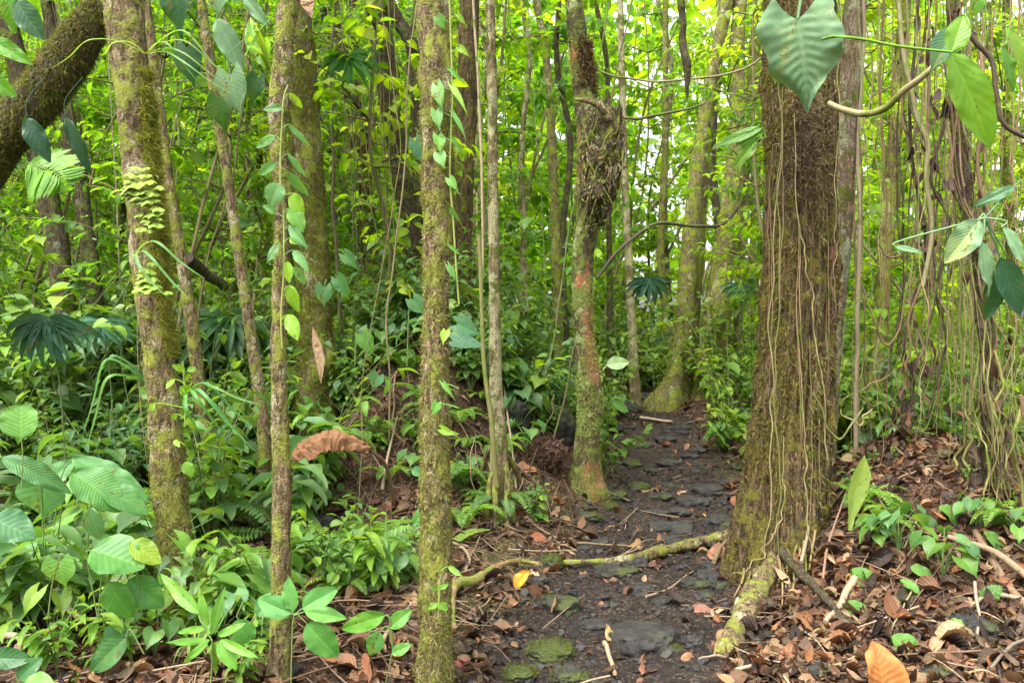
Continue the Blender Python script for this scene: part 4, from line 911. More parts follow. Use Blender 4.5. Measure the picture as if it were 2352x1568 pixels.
# ------------------------------------------------------------------ stones on the trail
def stone(u, v, w, hr=.55, moss=0.0, label='', shape='stone', flat=0, tint=None, sink=.36, group='stones along the trail'):
    g = G(u, v); r = w * K * g[1] / 2; sd = R.randint(9999)
    V = IC5[0].copy(); 
    V = np.sign(V) * np.abs(V) ** .82                       # blocky
    V = V * (1 + .34 * fbm(V * 1.2 + sd, 3, sd)[:, None] + .14 * fbm(V * 3.5 + sd, 3, sd + 3)[:, None] + .05 * fbm(V * 11, 3, sd)[:, None])
    V = V * np.array([r, r * rnd.uniform(.75, 1.0), r * hr]); a = rnd.uniform(-.5, .5)
    V = V @ np.array([[math.cos(a), math.sin(a), 0], [-math.sin(a), math.cos(a), 0], [0, 0, 1]])
    if flat: V[:, 2] = np.minimum(V[:, 2], r * hr * flat + .35 * (V[:, 2] - r * hr * flat) + .10 * r * fbm(V / r * 2.5, 3, sd))
    c = g + [0, r * .5, r * hr * (1 - 2 * sink) * .6]
    t = thing('stone', label, 'stone', c, group)
    mb = MB(); mb.add(V + c, IC5[1], (0.05, 0.05, 0.05), np.tile([moss, 0, 0], (len(V), 1))); mb.build('rock', M['stone'], t, c)
    if moss > .25:
        N = int(3600 * moss * min(1.0, (r / .12) ** 1.2)); ix = R.randint(0, len(V), N * 2); nr = unit(V / np.array([r, r, r * hr]) ** 2 * r)
        k = (nr[ix][:, 2] > -.15) & (fbm(V[ix] * 11 + sd, 3, sd) + .2 * R.randn(len(ix)) > .62 - .56 * moss); ix = ix[k]
        mb = MB(); n_ = nr[ix]; cc = np.array(((0.10, 0.12, 0.02), (0.05, 0.07, 0.015), (0.14, 0.16, 0.03)))[R.randint(0, 3, len(ix))]
        if len(ix): add_leaves(mb, BLADES, V[ix] + c + R.randn(len(ix), 3) * .004, unit(n_ + R.randn(len(ix), 3) * .6), unit(R.randn(len(ix), 3)), .007 + .011 * R.rand(len(ix)), cc); mb.build('moss', M['moss'], t, c)
    return t
ST = [(1291, 1412, 92, .6, .75, 'rounded mossy stone left of the wide front slab', 0), (1264, 1518, 104, .45, .95, 'bright moss-topped stone near the bottom edge of the trail', 0),
 (1195, 1566, 74, .5, .9, 'mossy stone at the left of the trail, cut by the bottom edge', 0), (1312, 1570, 84, .4, .6, 'dull green mossy stone at the bottom of the trail', 0),
 (1486, 1492, 155, .5, .22, 'widest dark slab stone across the near trail', .5), (1592, 1482, 44, .6, .15, 'small dark stone touching the right end of the widest slab', 0),
 (1597, 1350, 66, .4, .4, 'flat half-mossy stone just below the crossing root', .5), (1661, 1356, 42, .6, .55, 'small green stone at the foot of the broad trunk', 0),
 (1419, 1325, 96, .4, .5, 'flat mossy stone against the crossing root', .4), (1547, 1225, 104, .35, .2, 'long dark step stone above the crossing root', .4),
 (1627, 1138, 78, .55, .12, 'square dark step stone beside the broad trunk', .6), (1600, 1160, 70, .45, .15, 'low dark stone in front of the square step stone', .5), (1560, 1182, 62, .4, .15, 'flat dark stone in the middle of the stepping run', .5),
 (1656, 1212, 66, .6, .35, 'greenish dark stone close to the left flank of the broad trunk', 0), (1350, 1202, 60, .5, .7, 'mossy stone right in front of the burled lichen trunk', 0), (1404, 1174, 38, .7, .95, 'small bright moss cushion stone right of the burled lichen trunk', 0),
 (1416, 1145, 52, .5, .8, 'mossy stone at the right foot of the burled lichen trunk', 0), (1470, 1124, 48, .5, .85, 'bright mossy stone on the left edge of the stepping run', 0), (1522, 1146, 56, .35, .5, 'flat mossy stone in mid trail', .5),
 (1266, 1306, 50, .7, .95, 'round moss cushion on the left end of the crossing root', 0), (1520, 1385, 52, .2, 0, 'flat reddish-brown stone sunk in the near trail', .4), (1537, 1068, 62, .3, .1, 'flat dark stone far up the stepping run', .5), (1698, 1078, 42, .6, .7, 'mossy stone beside the left flank of the broad trunk, farther back', 0),
 (1470, 1030, 60, .4, .6, 'mossy stone left on the far trail', 0), (1531, 1015, 52, .4, .15, 'dark stone in the middle of the far trail', 0), (1441, 1072, 58, .4, .6, 'mossy stone on the left edge of the far trail', 0), (1604, 1040, 44, .45, .2, 'dark stone on the right of the far trail', 0), (1565, 990, 44, .4, .1, 'small dark stone near the top of the trail', 0),
 (1412, 990, 52, .45, .1, 'dark boulder on the left near the top of the trail', 0), (1446, 948, 62, .55, .05, 'blackish boulder where the trail turns away', 0), (1492, 918, 56, .5, .3, 'grey-green boulder at the far end of the trail', 0),
 (1272, 1000, 100, 1.0, .85, 'tall mossy rock in the right flank of the mound', 0), (885, 1335, 96, .5, .8, 'mossy lump below the long fern', 0), (1160, 975, 110, .8, .05, 'black earth-covered rock under the mound plants', 0), (1380, 1250, 40, .4, .3, 'small dark stone by the lone dry twig', 0), (1240, 1338, 44, .3, .25, 'dark cobble at the yellow fallen leaf', 0), (1236, 1350, 30, .6, 0, 'black cobble beside the yellow fallen leaf', 0), (1475, 1370, 36, .4, .2, 'small dark cobble in mid trail', 0), (2245, 1460, 90, .7, .35, 'dark mossy rock showing in the bank face', 0), (1880, 1560, 90, .4, .3, 'mossy stone at the bottom edge below the broad trunk', 0), (745, 1225, 80, .8, .25, 'black rock in the hollow under the mound', 0), (640, 1560, 90, .5, .1, 'dark stone low beside the climber-clad trunk', 0), (2150, 1572, 80, .5, .6, 'green-topped stone at the bottom beside the big orange leaf', 0)]
for (u, v, w, hr, ms, lab, fl) in ST: stone(u, v, w, hr, ms, lab, flat=fl)
for q in range(46):
    for _ in range(20):
        y = rnd.uniform(3.5, 11); x = float(np.interp(y, PY, PX)) + rnd.uniform(-1.05, 1.05) * float(np.interp(y, PY, PW))
        u = 1176 + x / (K * y); v = 784 + (H - float(ground(x, y))) / (K * y)
        if v < 1566: break
    w = rnd.uniform(.06, .20) / (K * y)
    t = stone(u, v, w, rnd.uniform(.3, .6), rnd.choice((0, 0, .1, .45)), '', flat=rnd.choice((0, .5)), sink=.5); AUTO.append((t, rnd.choice(('small dark cobble', 'low sunken cobble', 'rough black cobble')), u, v))

# ------------------------------------------------------------------ roots and sticks
def gpts(L, lift): return [G(u, v) + [0, 0, l if isinstance(lift, (list, tuple)) else lift] for (u, v), l in zip(L, lift if isinstance(lift, (list, tuple)) else [lift] * len(L))]
def rootpart(name, L, lift, rad, par, org, seed, segs=22, moss=0, matn='root', col=(0.24, 0.15, 0.08), n=90):
    pts = gpts(L, lift); mb = MB(); c = catmull(pts, n); rr = np.interp(np.linspace(0, 1, n), np.linspace(0, 1, len(rad)), rad)
    t, x, y = frames(c); a = np.linspace(0, 2 * math.pi, segs, endpoint=False); d = np.cos(a)[None, :, None] * x[:, None] + np.sin(a)[None, :, None] * y[:, None]
    b_ = c[:, None] + rr[:, None, None] * d; v = c[:, None] + (rr[:, None] * (1 + .55 * fbm(b_ * 9, 3, seed) + .25 * fbm(b_ * 34, 3, seed)))[..., None] * d
    tr = dict(v=v, dirs=d, n=n, segs=segs, c=c, rad=rr, s=np.linspace(0, np.linalg.norm(np.diff(c, axis=0), axis=1).sum(), n)); trunk_into(mb, tr, col); o = mb.build(name, M[matn], par, org)
    if moss:
        m2 = MB(); moss_on(m2, tr, moss, (.008, .02), seed, ((0.14, 0.22, 0.02), (0.20, 0.26, 0.03), (0.10, 0.13, 0.02)), thr=-.2, hang=.3)
        if m2.n: m2.build('moss', M['moss'], o if par is not None else None, org)
    return o
t6, _, o6 = T6
rootpart('root', [(1730, 1240), (1690, 1247), (1610, 1262), (1520, 1282), (1430, 1300), (1350, 1304), (1285, 1302)], [.06, .055, .055, .05, .04, .035, .02], [.06, .05, .042, .036, .026, .02, .016], t6, o6, 5, moss=1500, matn='bark_moss', segs=30, n=160)
rootpart('root', [(1780, 1300), (1752, 1360), (1728, 1405), (1700, 1450), (1672, 1490), (1660, 1520)], [.06, .05, .045, .03, .0, -.04], [.085, .066, .062, .062, .05, .03], t6, o6, 6, moss=2500, matn='bark_moss', segs=40, n=140)
rootpart('root', [(1700, 1430), (1678, 1450), (1650, 1490), (1640, 1510)], [.03, .02, .01, 0], [.016, .014, .011, .006], t6, o6, 7)
rootpart('root', [(1690, 1460), (1688, 1490), (1705, 1530)], [.03, .02, .0], [.012, .012, .006], t6, o6, 8)
rootpart('root', [(1780, 1300), (1840, 1352), (1900, 1410), (1968, 1470)], [.12, .06, .05, .02], [.035, .026, .022, .016], t6, o6, 9, matn='bark_dark')
rootpart('root', [(1750, 1290), (1716, 1310), (1700, 1340)], [.05, .03, .0], [.03, .025, .015], t6, o6, 10, moss=2500)
for q in range(16):      # fibrous rootlets splaying at the foot
    u0 = rnd.uniform(1700, 1880); v0 = rnd.uniform(1230, 1330); o = rootpart('root', [(u0, v0), (u0 + rnd.uniform(-20, 20), v0 + 40), (u0 + rnd.uniform(-50, 50), v0 + rnd.uniform(70, 110))], [.10, .05, .0], [.008, .006, .003], t6, o6, 20 + q, 8, n=24)
def rooty(name, label, cat, L, lift, rad, seed, **k):
    pts = gpts(L, 0); t = thing(name, label, cat, pts[0]); rootpart('wood', L, lift, rad, t, pts[0], seed, **k); return t
rooty('surface_root', 'bright mossy root snaking left from the trail behind the straight mossy trunk', 'root', [(1262, 1300), (1190, 1303), (1140, 1322), (1090, 1350), (1048, 1368), (1036, 1410), (1040, 1450)], [.0, .02, .04, .045, .05, .04, 0], [.012, .016, .022, .026, .030, .03, .02], 31, moss=9000)
rooty('fallen_rib', 'long pale dry palm rib lying across the ground left of the straight mossy trunk', 'dry palm rib', [(752, 1328), (800, 1340), (870, 1356), (960, 1360), (1060, 1358), (1112, 1345)], .02, [.008, .016, .015, .012, .010, .006], 32, matn='twig', col=(0.36, 0.27, 0.17))
t4 = T4[0]; o4 = T4[2]
for q, (uu, vv) in enumerate([(1105, 1130), (1118, 1200), (1180, 1205), (1208, 1165), (1140, 1215), (1165, 1215)]):
    b3 = G(uu, vv); s0 = P(1146 + (uu - 1150) * .15, 1030 + rnd.uniform(-30, 40), 6.1); mb = MB(); tube(mb, [s0, (s0 + b3) / 2 + [(.02 if uu > 1150 else -.02), 0, .05], b3 - [0, 0, .03]], [.02, .022, .028], 10, 20, (0.16, 0.13, 0.06), .01, q); mb.build('prop_root', M['bark_moss'], t4, o4)
SK = [([(1035, 1255), (1062, 1268), (1080, 1292), (1070, 1325)], .03, (.012, .008), (0.30, 0.22, 0.13), 'pale forked root tip curling down beside the straight mossy trunk'),
 ([(1470, 966), (1510, 973), (1545, 976)], .04, (.022, .020), (0.42, 0.32, 0.20), 'short thick pale stick lying across the far trail'),
 ([(878, 1160), (888, 1095), (906, 1030), (912, 990)], .10, (.014, .006), (0.34, 0.27, 0.18), 'upright pale dead stalk leaning on the mound face'),
 ([(1185, 1200), (1178, 1100), (1162, 990), (1158, 880)], .25, (.008, .008), (0.34, 0.26, 0.17), 'thin tan dead stalk right of the prop-rooted thin trunk'),
 ([(1080, 1100), (1160, 1135), (1250, 1170)], .03, (.01, .005), (0.40, 0.29, 0.18), 'straight tan stick pointing down to the lichen trunk'),
 ([(1240, 1272), (1330, 1255), (1440, 1262)], .02, (.010, .006), (0.25, 0.19, 0.10), 'grey stick above the left end of the crossing root'),
 ([(1395, 1305), (1430, 1296), (1475, 1275)], .05, (.006, .004), (0.36, 0.27, 0.18), 'thin twig standing off the crossing root'),
 ([(1484, 1384), (1540, 1365), (1592, 1320)], .03, (.009, .004), (0.34, 0.24, 0.15), 'forked pale stick on the right of the near trail'),
 ([(1388, 1490), (1398, 1520), (1412, 1560)], .03, (.012, .010), (0.40, 0.29, 0.18), 'short split stick standing end-on below the widest slab'),
 ([(1690, 1560), (1740, 1540), (1790, 1520)], .03, (.009, .006), (0.42, 0.32, 0.21), 'pale broken stick at the bottom right of the trail'),
 ([(1605, 1522), (1650, 1524), (1690, 1528)], .02, (.006, .005), (0.32, 0.24, 0.16), 'thin flat stick left of the pale broken stick'),
 ([(1640, 1312), (1660, 1270), (1700, 1240)], .05, (.016, .010), (0.22, 0.16, 0.09), 'mossy stick propped against the foot of the broad trunk'),
 ([(1895, 1460), (1925, 1420), (1965, 1350)], .05, (.012, .020), (0.36, 0.28, 0.18), 'flat straw-coloured stalk rising up the bank'),
 ([(2230, 1415), (2290, 1402), (2420, 1430)], .05, (.008, .012), (0.38, 0.28, 0.18), 'smooth pale stick pointing off the right edge'),
 ([(2176, 1290), (2250, 1300), (2310, 1335), (2380, 1400)], .10, (.014, .02), (0.30, 0.21, 0.13), 'thick brown curved stalk on the right edge of the bank'),
 ([(2240, 1240), (2300, 1340), (2370, 1430)], .02, (.018, .022), (0.24, 0.15, 0.09), 'stout brown log end sliding down the bank'),
 ([(1985, 1080), (2030, 1180), (2060, 1250)], .04, (.008, .006), (0.36, 0.29, 0.18), 'pale stalk crossing the top of the bank'),
 ([(2044, 1470), (2075, 1410), (2105, 1350)], .03, (.004, .005), (0.28, 0.24, 0.12), 'thin upright twig in the middle of the bank'),
 ([(2245, 1500), (2248, 1430), (2240, 1370)], .06, (.006, .008), (0.34, 0.27, 0.2), 'grey upright twig on the bank face'),
 ([(2275, 1568), (2320, 1530), (2380, 1490)], .06, (.007, .007), (0.20, 0.16, 0.12), 'dark smooth twig crossing the lower right corner'),
 ([(1840, 1345), (1870, 1200), (1905, 1160)], .12, (.010, .005), (0.32, 0.26, 0.17), 'bent grey stalk leaning on the right flank of the broad trunk'),
 ([(1890, 1390), (1905, 1290), (1945, 1170)], .12, (.007, .005), (0.30, 0.17, 0.11), 'reddish stalk leaning beside the pale spathe'),
 ([(40, 1520), (90, 1500), (140, 1460)], .06, (.018, .02), (0.32, 0.23, 0.15), 'pale stick in the lower left corner'),
 ([(118, 1380), (140, 1450), (190, 1520)], .16, (.018, .012), (0.24, 0.22, 0.10), 'curved greenish root descending in the lower left'),
 ([(-10, 1495), (40, 1505), (70, 1515)], .08, (.016, .014), (0.36, 0.28, 0.18), 'blunt tan root end at the left edge'),
 ([(620, 1230), (660, 1190), (712, 1170)], .04, (.012, .010), (0.30, 0.23, 0.15), 'dry tan stick left of the dark hollow'),
 ([(945, 1400), (905, 1450), (870, 1500)], .03, (.008, .012), (0.38, 0.28, 0.17), 'tan dry strip left of the straight mossy trunk')]
for q, (L, lift, rd, col, lab) in enumerate(SK):
    col = tuple(.7 * c_ for c_ in col); pts = gpts(L, lift); mb = MB(); tube(mb, pts, rd, 9, 24, col, .012, q); o = mb.build('stick', M['twig'], origin=pts[0]); tag(o, lab, 'stick')

# rotten root ball, dry banana leaf, spathe, single dead leaves
g = G(1255, 1075) + [0, 0, .12]; mb = MB(); N = 1500; d = unit(R.randn(N, 3)); add_leaves(mb, BLADES, g + d * np.array([.17, .15, .14]) * (.75 + .3 * R.rand(N, 1)), unit(R.randn(N, 3)), unit(R.randn(N, 3)), .03 + .05 * R.rand(N), vary((0.10, 0.055, 0.035), N, .5))
V = IC5[0] * np.array([.15, .13, .12]) * (1 + .3 * fbm(IC5[0] * 3, 3, 5)[:, None]); t = thing('root_ball', 'dark matted ball of dead rootlets left of the lichen trunk', 'root ball', g)
m2 = MB(); m2.add(V + g, IC5[1], (0.06, 0.035, 0.025)); m2.build('core', M['mound'], t, g); mb.build('rootlets', M['fibre'], t, g)
def ribthing(name, label, cat, pts, w, col, m='leaf_dry', up=(0, -1, .3), fold=.25, ripple=.01, n=50, nu=5, part='blade'):
    pts = np.array(pts); t = thing(name, label, cat, pts[0]); mb = MB(); ribbon(mb, pts, w, col, up, fold, n, ripple, nu, R.randint(99)); mb.build(part, M[m], t, pts[0]); return t
dbl = ribthing('dry_banana_leaf', 'large arched dry orange-brown leaf drooping over the hollow', 'dead leaf', (lambda Yb: [P(664, 1072, Yb - .12), P(690, 1036, Yb - .15), P(735, 1006, Yb - .08), P(790, 1004, Yb), P(850, 1030, Yb + .06)])(5.6), [.03, .085, .095, .08, .03], (0.24, 0.12, 0.06), m='leaf_dry_ribbed', up=(0, -1, .9), ripple=.035, fold=-.55, n=90)
for nm_, a_, b_ in (('stalk', P(848, 1028, 5.66), G(905, 1160)), ('torn_end', P(672, 1066, 5.49), G(655, 1215))):
    mb = MB(); tube(mb, [a_ - [0, -.02, .01], (a_ + b_) / 2 + [.03, .02, .05], b_ - [0, 0, .03]], [.010, .014, .018], 9, 30, (0.20, 0.125, 0.07), .015, 5); mb.build(nm_, M['twig'], dbl, dbl.location)
ribthing('dry_hanging_leaf', 'pale tan dead leaf hanging upright before the green-brown trunk', 'dead leaf', [P(718, 750, 6.3), P(728, 790, 6.3), P(736, 830, 6.3), P(737, 880, 6.3)], [.004, .035, .035, .004], (0.46, 0.30, 0.18), up=(0, -1, 0))
ribthing('dry_hanging_leaf', 'small pale brown dead leaf hanging at the top beside the climber-clad trunk', 'dead leaf', [P(700, -15, 4.0), P(708, 10, 4.0), P(716, 42, 4.0)], [.03, .035, .002], (0.40, 0.27, 0.17), up=(0, -1, 0))
ribthing('pale_spathe', 'pale yellow-green spathe standing upright on the bank beside the broad trunk', 'spathe', [P(1951, 1218, 4.6), P(1955, 1185, 4.6), P(1965, 1130, 4.58), P(1976, 1085, 4.55), P(1985, 1045, 4.52)], [.012, .020, .055, .052, .004], (0.34, 0.48, 0.12), m='leaf', up=(0, -1, 0), fold=.5, ripple=.004)
ribthing('torn_green_leaf', 'fallen pale green strip leaf right of the straight mossy trunk', 'fallen leaf', [G(1048, 1262) + [0, 0, .05], G(1080, 1245) + [0, 0, .06], G(1130, 1225) + [0, 0, .03]], [.03, .035, .005], (0.20, 0.32, 0.06), m='leaf', up=(0, -.6, 1))
def dead(base, tip, w, col, label, kind='oval', n=(0, -.8, 1), lift=.04, m='leaf_dry', **k):
    g1 = G(*base); g2 = G(*tip); Y = g1[1] - .03
    if abs(g1[1] - g2[1]) > .35: g2 = g1
    return bigleaf('fallen_leaf', kind, (base[0], base[1]), (tip[0], tip[1]), w, Y, col, label, 'fallen leaf', n, m=m, Yt=g2[1] - .06, droop=k.pop('droop', .3), ripple=.16, fold=.25, ragged=.06, relief=.006, group=None, **k)
dead((1183, 1348), (1208, 1308), 24, (0.62, 0.30, 0.04), 'bright orange-yellow fallen leaf on the left edge of the near trail')
dead((2030, 1600), (2024, 1480), 95, (0.42, 0.17, 0.05), 'big torn orange-brown leaf at the bottom right', n=(0, -1, .5))
dead((845, 1568), (800, 1500), 62, (0.26, 0.11, 0.06), 'large red-brown ribbed dead leaf at the bottom, left of the straight mossy trunk', n=(0, -1, .8))
dead((1375, 1398), (1400, 1382), 18, (0.42, 0.20, 0.09), 'small orange fallen leaf in the middle of the near trail')
dead((1480, 1545), (1500, 1495), 40, (0.20, 0.09, 0.05), 'curled red-brown leaf below the widest slab', n=(0, -1, .3))
dead((1565, 1512), (1608, 1508), 18, (0.36, 0.19, 0.10), 'light brown flat leaf right below the widest slab')
dead((1375, 1318), (1440, 1345), 20, (0.16, 0.09, 0.06), 'dark folded leaf at the flat mossy stone')
dead((1385, 1218), (1440, 1205), 16, (0.44, 0.28, 0.16), 'pale tan leaf left in the stepping run', n=(0, -1, .3))
dead((1490, 1300), (1530, 1287), 16, (0.22, 0.12, 0.09), 'purplish curled leaf in front of the crossing root')
dead((1615, 1182), (1638, 1188), 10, (0.60, 0.30, 0.04), 'tiny yellow-orange leaf on the dark step stones')
dead((1585, 1400), (1645, 1396), 16, (0.26, 0.13, 0.09), 'long red-brown leaf in the near trail, right side')
dead((1640, 1420), (1610, 1395), 24, (0.30, 0.20, 0.13), 'pale curled leaf left of the thick root')
dead((1555, 1130), (1600, 1152), 18, (0.46, 0.27, 0.15), 'tan folded leaf beside the low dark stone')
dead((1238, 1330), (1200, 1310), 24, (0.50, 0.34, 0.18), 'straw-coloured leaf above the bright orange-yellow leaf')
dead((1905, 1345), (1835, 1318), 32, (0.28, 0.14, 0.09), 'smooth red-brown leaf right at the foot of the broad trunk')
dead((1905, 1490), (1870, 1430), 26, (0.48, 0.35, 0.20), 'upright straw-coloured leaf low on the bank', n=(0, -1, .4))
dead((1835, 1500), (1853, 1455), 26, (0.40, 0.30, 0.20), 'pale tan leaf left of the upright straw-coloured leaf', n=(0, -1, .5))
dead((1795, 1530), (1860, 1490), 50, (0.30, 0.14, 0.08), 'large flat red-brown leaf at the bottom below the thick root')
dead((1920, 1500), (1985, 1590), 26, (0.36, 0.15, 0.07), 'rolled orange-brown leaf left of the big torn leaf', n=(0, -1, .4))
dead((1930, 1440), (1900, 1480), 30, (0.20, 0.16, 0.14), 'grey rotting leaf on the lower bank')
dead((2180, 1540), (2230, 1490), 60, (0.24, 0.13, 0.08), 'broad dull brown leaf at the lower right', n=(0, -1, .8))
dead((2270, 1555), (2300, 1500), 44, (0.32, 0.16, 0.08), 'curled warm brown leaf in the lower right corner', n=(0, -1, .5))
dead((1010, 1072), (1080, 1060), 14, (0.62, 0.33, 0.05), 'orange-yellow leaf behind the straight mossy trunk')
dead((1230, 1080), (1170, 1072), 26, (0.40, 0.19, 0.09), 'broad orange-brown leaf between the prop roots and the lichen trunk')
dead((800, 1212), (830, 1222), 10, (0.60, 0.34, 0.08), 'small yellow-orange leaf caught on the plants in the hollow')
dead((1125, 1365), (1150, 1440), 44, (0.19, 0.10, 0.065), 'dark brown leaf left of the near trail', n=(0, -.8, .9))
dead((1080, 1420), (1130, 1402), 36, (0.26, 0.13, 0.08), 'ribbed brown leaf right of the straight mossy trunk', n=(0, -.8, .9))
dead((1590, 965), (1625, 985), 26, (0.50, 0.22, 0.08), 'orange leaf on the ground below the hollow-footed trunk', n=(0, -1, .4))
dead((1640, 960), (1680, 990), 22, (0.46, 0.30, 0.18), 'pale brown leaf right below the hollow-footed trunk', n=(0, -1, .4))
DQ = 0
while DQ < 60:
    y = rnd.uniform(3.4, 6.2); x = rnd.uniform(-1.2, 3.4); d_ = pathd(x, y)
    u = 1176 + x / (K * y); v = 784 + (H - float(ground(x, y))) / (K * y)
    if v > 1560 or u > 2340 or (d_ < .8 and rnd.random() < .8) or (960 < u < 1040): continue
    a = rnd.uniform(0, 6.28); L = rnd.uniform(26, 52)
    c_ = BROWNS[rnd.randrange(len(BROWNS))]; c_ = tuple(q_ * rnd.uniform(.8, 1.3) for q_ in c_)
    t = dead((u, v), (u + L * math.cos(a), v + L * .5 * math.sin(a)), L * rnd.uniform(.35, .6), c_, '', n=(rnd.gauss(0, .4), -.7, 1), droop=rnd.uniform(-.6, .8), twist=rnd.uniform(-1, 1), kind=rnd.choice(('oval', 'oval', 'lance', 'obov')), res=(4, 12))
    t['group'] = 'brown leaves fallen on the ground'; AUTO.append((t, 'curled brown leaf' if DQ % 3 else 'flat rusty brown leaf', u, v)); DQ += 1

# tangled dead stalks over the mound and thin stems standing through the middle distance
for q in range(34):
    u, v = rnd.uniform(690, 1250), rnd.uniform(880, 1190); g = G(u, v); a = rnd.uniform(-.9, .9) * (1 if rnd.random() < .6 else 2.2); L = rnd.uniform(.25, .75)
    e = g + [L * math.sin(a), -.05, L * abs(math.cos(a)) * .8]; e[2] = max(e[2], float(ground(e[0], e[1])) + .02)
    pts = [g - [0, 0, .02], (g + e) / 2 + [rnd.uniform(-.08, .08), -.05, rnd.uniform(-.03, .06)], e]; r = rnd.choice((.003, .004, .006, .009))
    mb = MB(); tube(mb, pts, [r, r * .5], 7, 24, rnd.choice([(0.26, 0.18, 0.11), (0.14, 0.09, 0.055), (0.09, 0.055, 0.035), (0.30, 0.22, 0.14)]), .03, q); o = mb.build('dead_stalk', M['twig'], origin=g); tag(o, '', 'dead stalk', 'dead stalks tangled over the mound')
    AUTO.append((o, {.003: 'hair-thin', .004: 'thin', .006: 'brittle', .009: 'thick'}[r] + (' leaning' if abs(a) < .9 else ' fallen') + ' dead stalk', u, v))
for q in range(38):
    for _ in range(30):
        u = rnd.uniform(120, 1800) if q < 32 else rnd.uniform(1880, 2352); y = rnd.uniform(5.8, 11.5); x = (u - 1176) * K * y
        if pathd(x, y) > 1.5 and not (1330 < u < 1700 and y < 10): break
    z0 = float(ground(x, y)); dx = rnd.gauss(0, .5); top_ = H + 784 * K * y + .4
    pts = [(x, y, z0 - .05), (x + dx * .3 + rnd.gauss(0, .08), y, z0 + (top_ - z0) * .3), (x + dx * .6 + rnd.gauss(0, .12), y, z0 + (top_ - z0) * .65), (x + dx, y, top_)]
    r = rnd.choice((.004, .006, .009, .014, .018)); mb = MB(); tube(mb, pts, [r, r * .7], 7, 60, rnd.choice([(0.20, 0.16, 0.08), (0.12, 0.09, 0.05), (0.15, 0.17, 0.06), (0.26, 0.21, 0.13)]), .05, q + 60)
    o = mb.build('forest_sapling', M['vine'], origin=(x, y, z0)); tag(o, '', 'sapling', 'thin stems and lianas between the trunks'); AUTO.append((o, {.004: 'hair-thin liana', .006: 'thin liana', .009: 'slender stem', .014: 'crooked sapling stem', .018: 'bare sapling stem'}[r], u, 500))

# ------------------------------------------------------------------ large single leaves, by hand
DULL = (0.14, 0.25, 0.12); PALE = (0.18, 0.32, 0.16); DK = (0.035, 0.115, 0.035); BR = (0.12, 0.30, 0.045); LT = (0.16, 0.36, 0.08)
t = bigleaf('giant_heart_leaf', 'heart', (1832, 44), (1868, 252), 205, 4.2, DULL, 'giant dull blue-green heart leaf hanging in front of the broad trunk', n=(-.12, -1, .2), m='leaf_dull', ragged=.26, droop=.22, ripple=.20, twist=.08, relief=.006, nvein=11, pet=[(1842, -20), (1850, -90)], pr=6, res=(14, 50))
bigleaf('heart_leaf', 'heart', (1782, 158), (1781, 192), 32, 4.5, (0.14, 0.30, 0.08), 'small heart leaf on the broad trunk below the giant leaf', pet=[(1778, 140), (1790, 60)], pr=1.5)
t = bigleaf('arrow_leaf', 'lance', (2184, 120), (2291, 342), 84, 3.4, (0.16, 0.34, 0.03), 'long backlit arrow-shaped leaf with three lobes at the upper right', n=(-.35, -1, .2), droop=.15, pet=[(2060, 106), (1990, 92), (1920, 84), (1890, 90, 3.9)], pr=5)
bigleaf('', 'oval', (2184, 122), (2219, 24), 54, 3.4, (0.16, 0.34, 0.03), n=(-.2, -1, .2), parent=t); bigleaf('', 'lance', (2186, 118), (2212, 208), 42, 3.42, (0.15, 0.33, 0.03), parent=t)
bigleaf('round_leaf', 'heart', (2178, 88), (2136, 168), 56, 3.6, (0.05, 0.14, 0.06), 'dark rounded leaf half behind the long arrow-shaped leaf', n=(-.3, -1, .1), m='leaf_dull', pet=[(2190, 110), (2215, 92)])
RL = [((2250, -20), (2236, 42), 36, 3.3, BR, 'green leaf tip hanging from the top edge above the arrow-shaped leaf'), ((2312, 62), (2378, 200), 60, 3.8, (0.20, 0.36, 0.03), 'backlit yellow-green leaf cut by the right edge near the top'),
 ((2300, 108), (2345, 205), 34, 3.6, (0.10, 0.26, 0.03), 'narrow shaded leaf below the backlit yellow-green leaf'), ((2247, 505), (2177, 603), 66, 3.0, PALE, 'pale blue-green oval leaf with insect holes right of the root curtain'),
 ((2247, 552), (2294, 680), 38, 3.0, PALE, 'long pale narrow leaf hanging beside the dark oval leaf'), ((2288, 618), (2277, 738), 52, 3.05, (0.03, 0.095, 0.035), 'dark green oval leaf hanging straight down at the right'),
 ((2294, 594), (2362, 730), 62, 3.0, (0.04, 0.12, 0.06), 'glossy dark leaf cut by the right edge beside the dark oval leaf'), ((2300, 522), (2372, 606), 42, 2.95, PALE, 'pale leaf above the glossy dark leaf at the right edge'),
 ((2056, 567), (2132, 577), 14, 3.4, PALE, 'thin pale leaf pointing left among the hanging roots'), ((2330, 430), (2240, 470), 26, 3.5, (0.08, 0.2, 0.09), 'slim leaf above the pale oval leaf at the right')]
for b_, tp_, w, Y, c_, lab in RL: bigleaf('large_leaf', 'oval' if w > 20 else 'narrow', b_, tp_, w, Y, c_, lab, pet=[(b_[0] + 12, b_[1] - 14), (2262 if b_[1] > 400 else b_[0] + 20, 500 if b_[1] > 400 else b_[1] - 50)], pr=2.5, m='leaf_dull' if c_ is PALE else 'leaf', n=(rnd.uniform(-.4, .4), -1, rnd.uniform(.1, .6)), group=None)
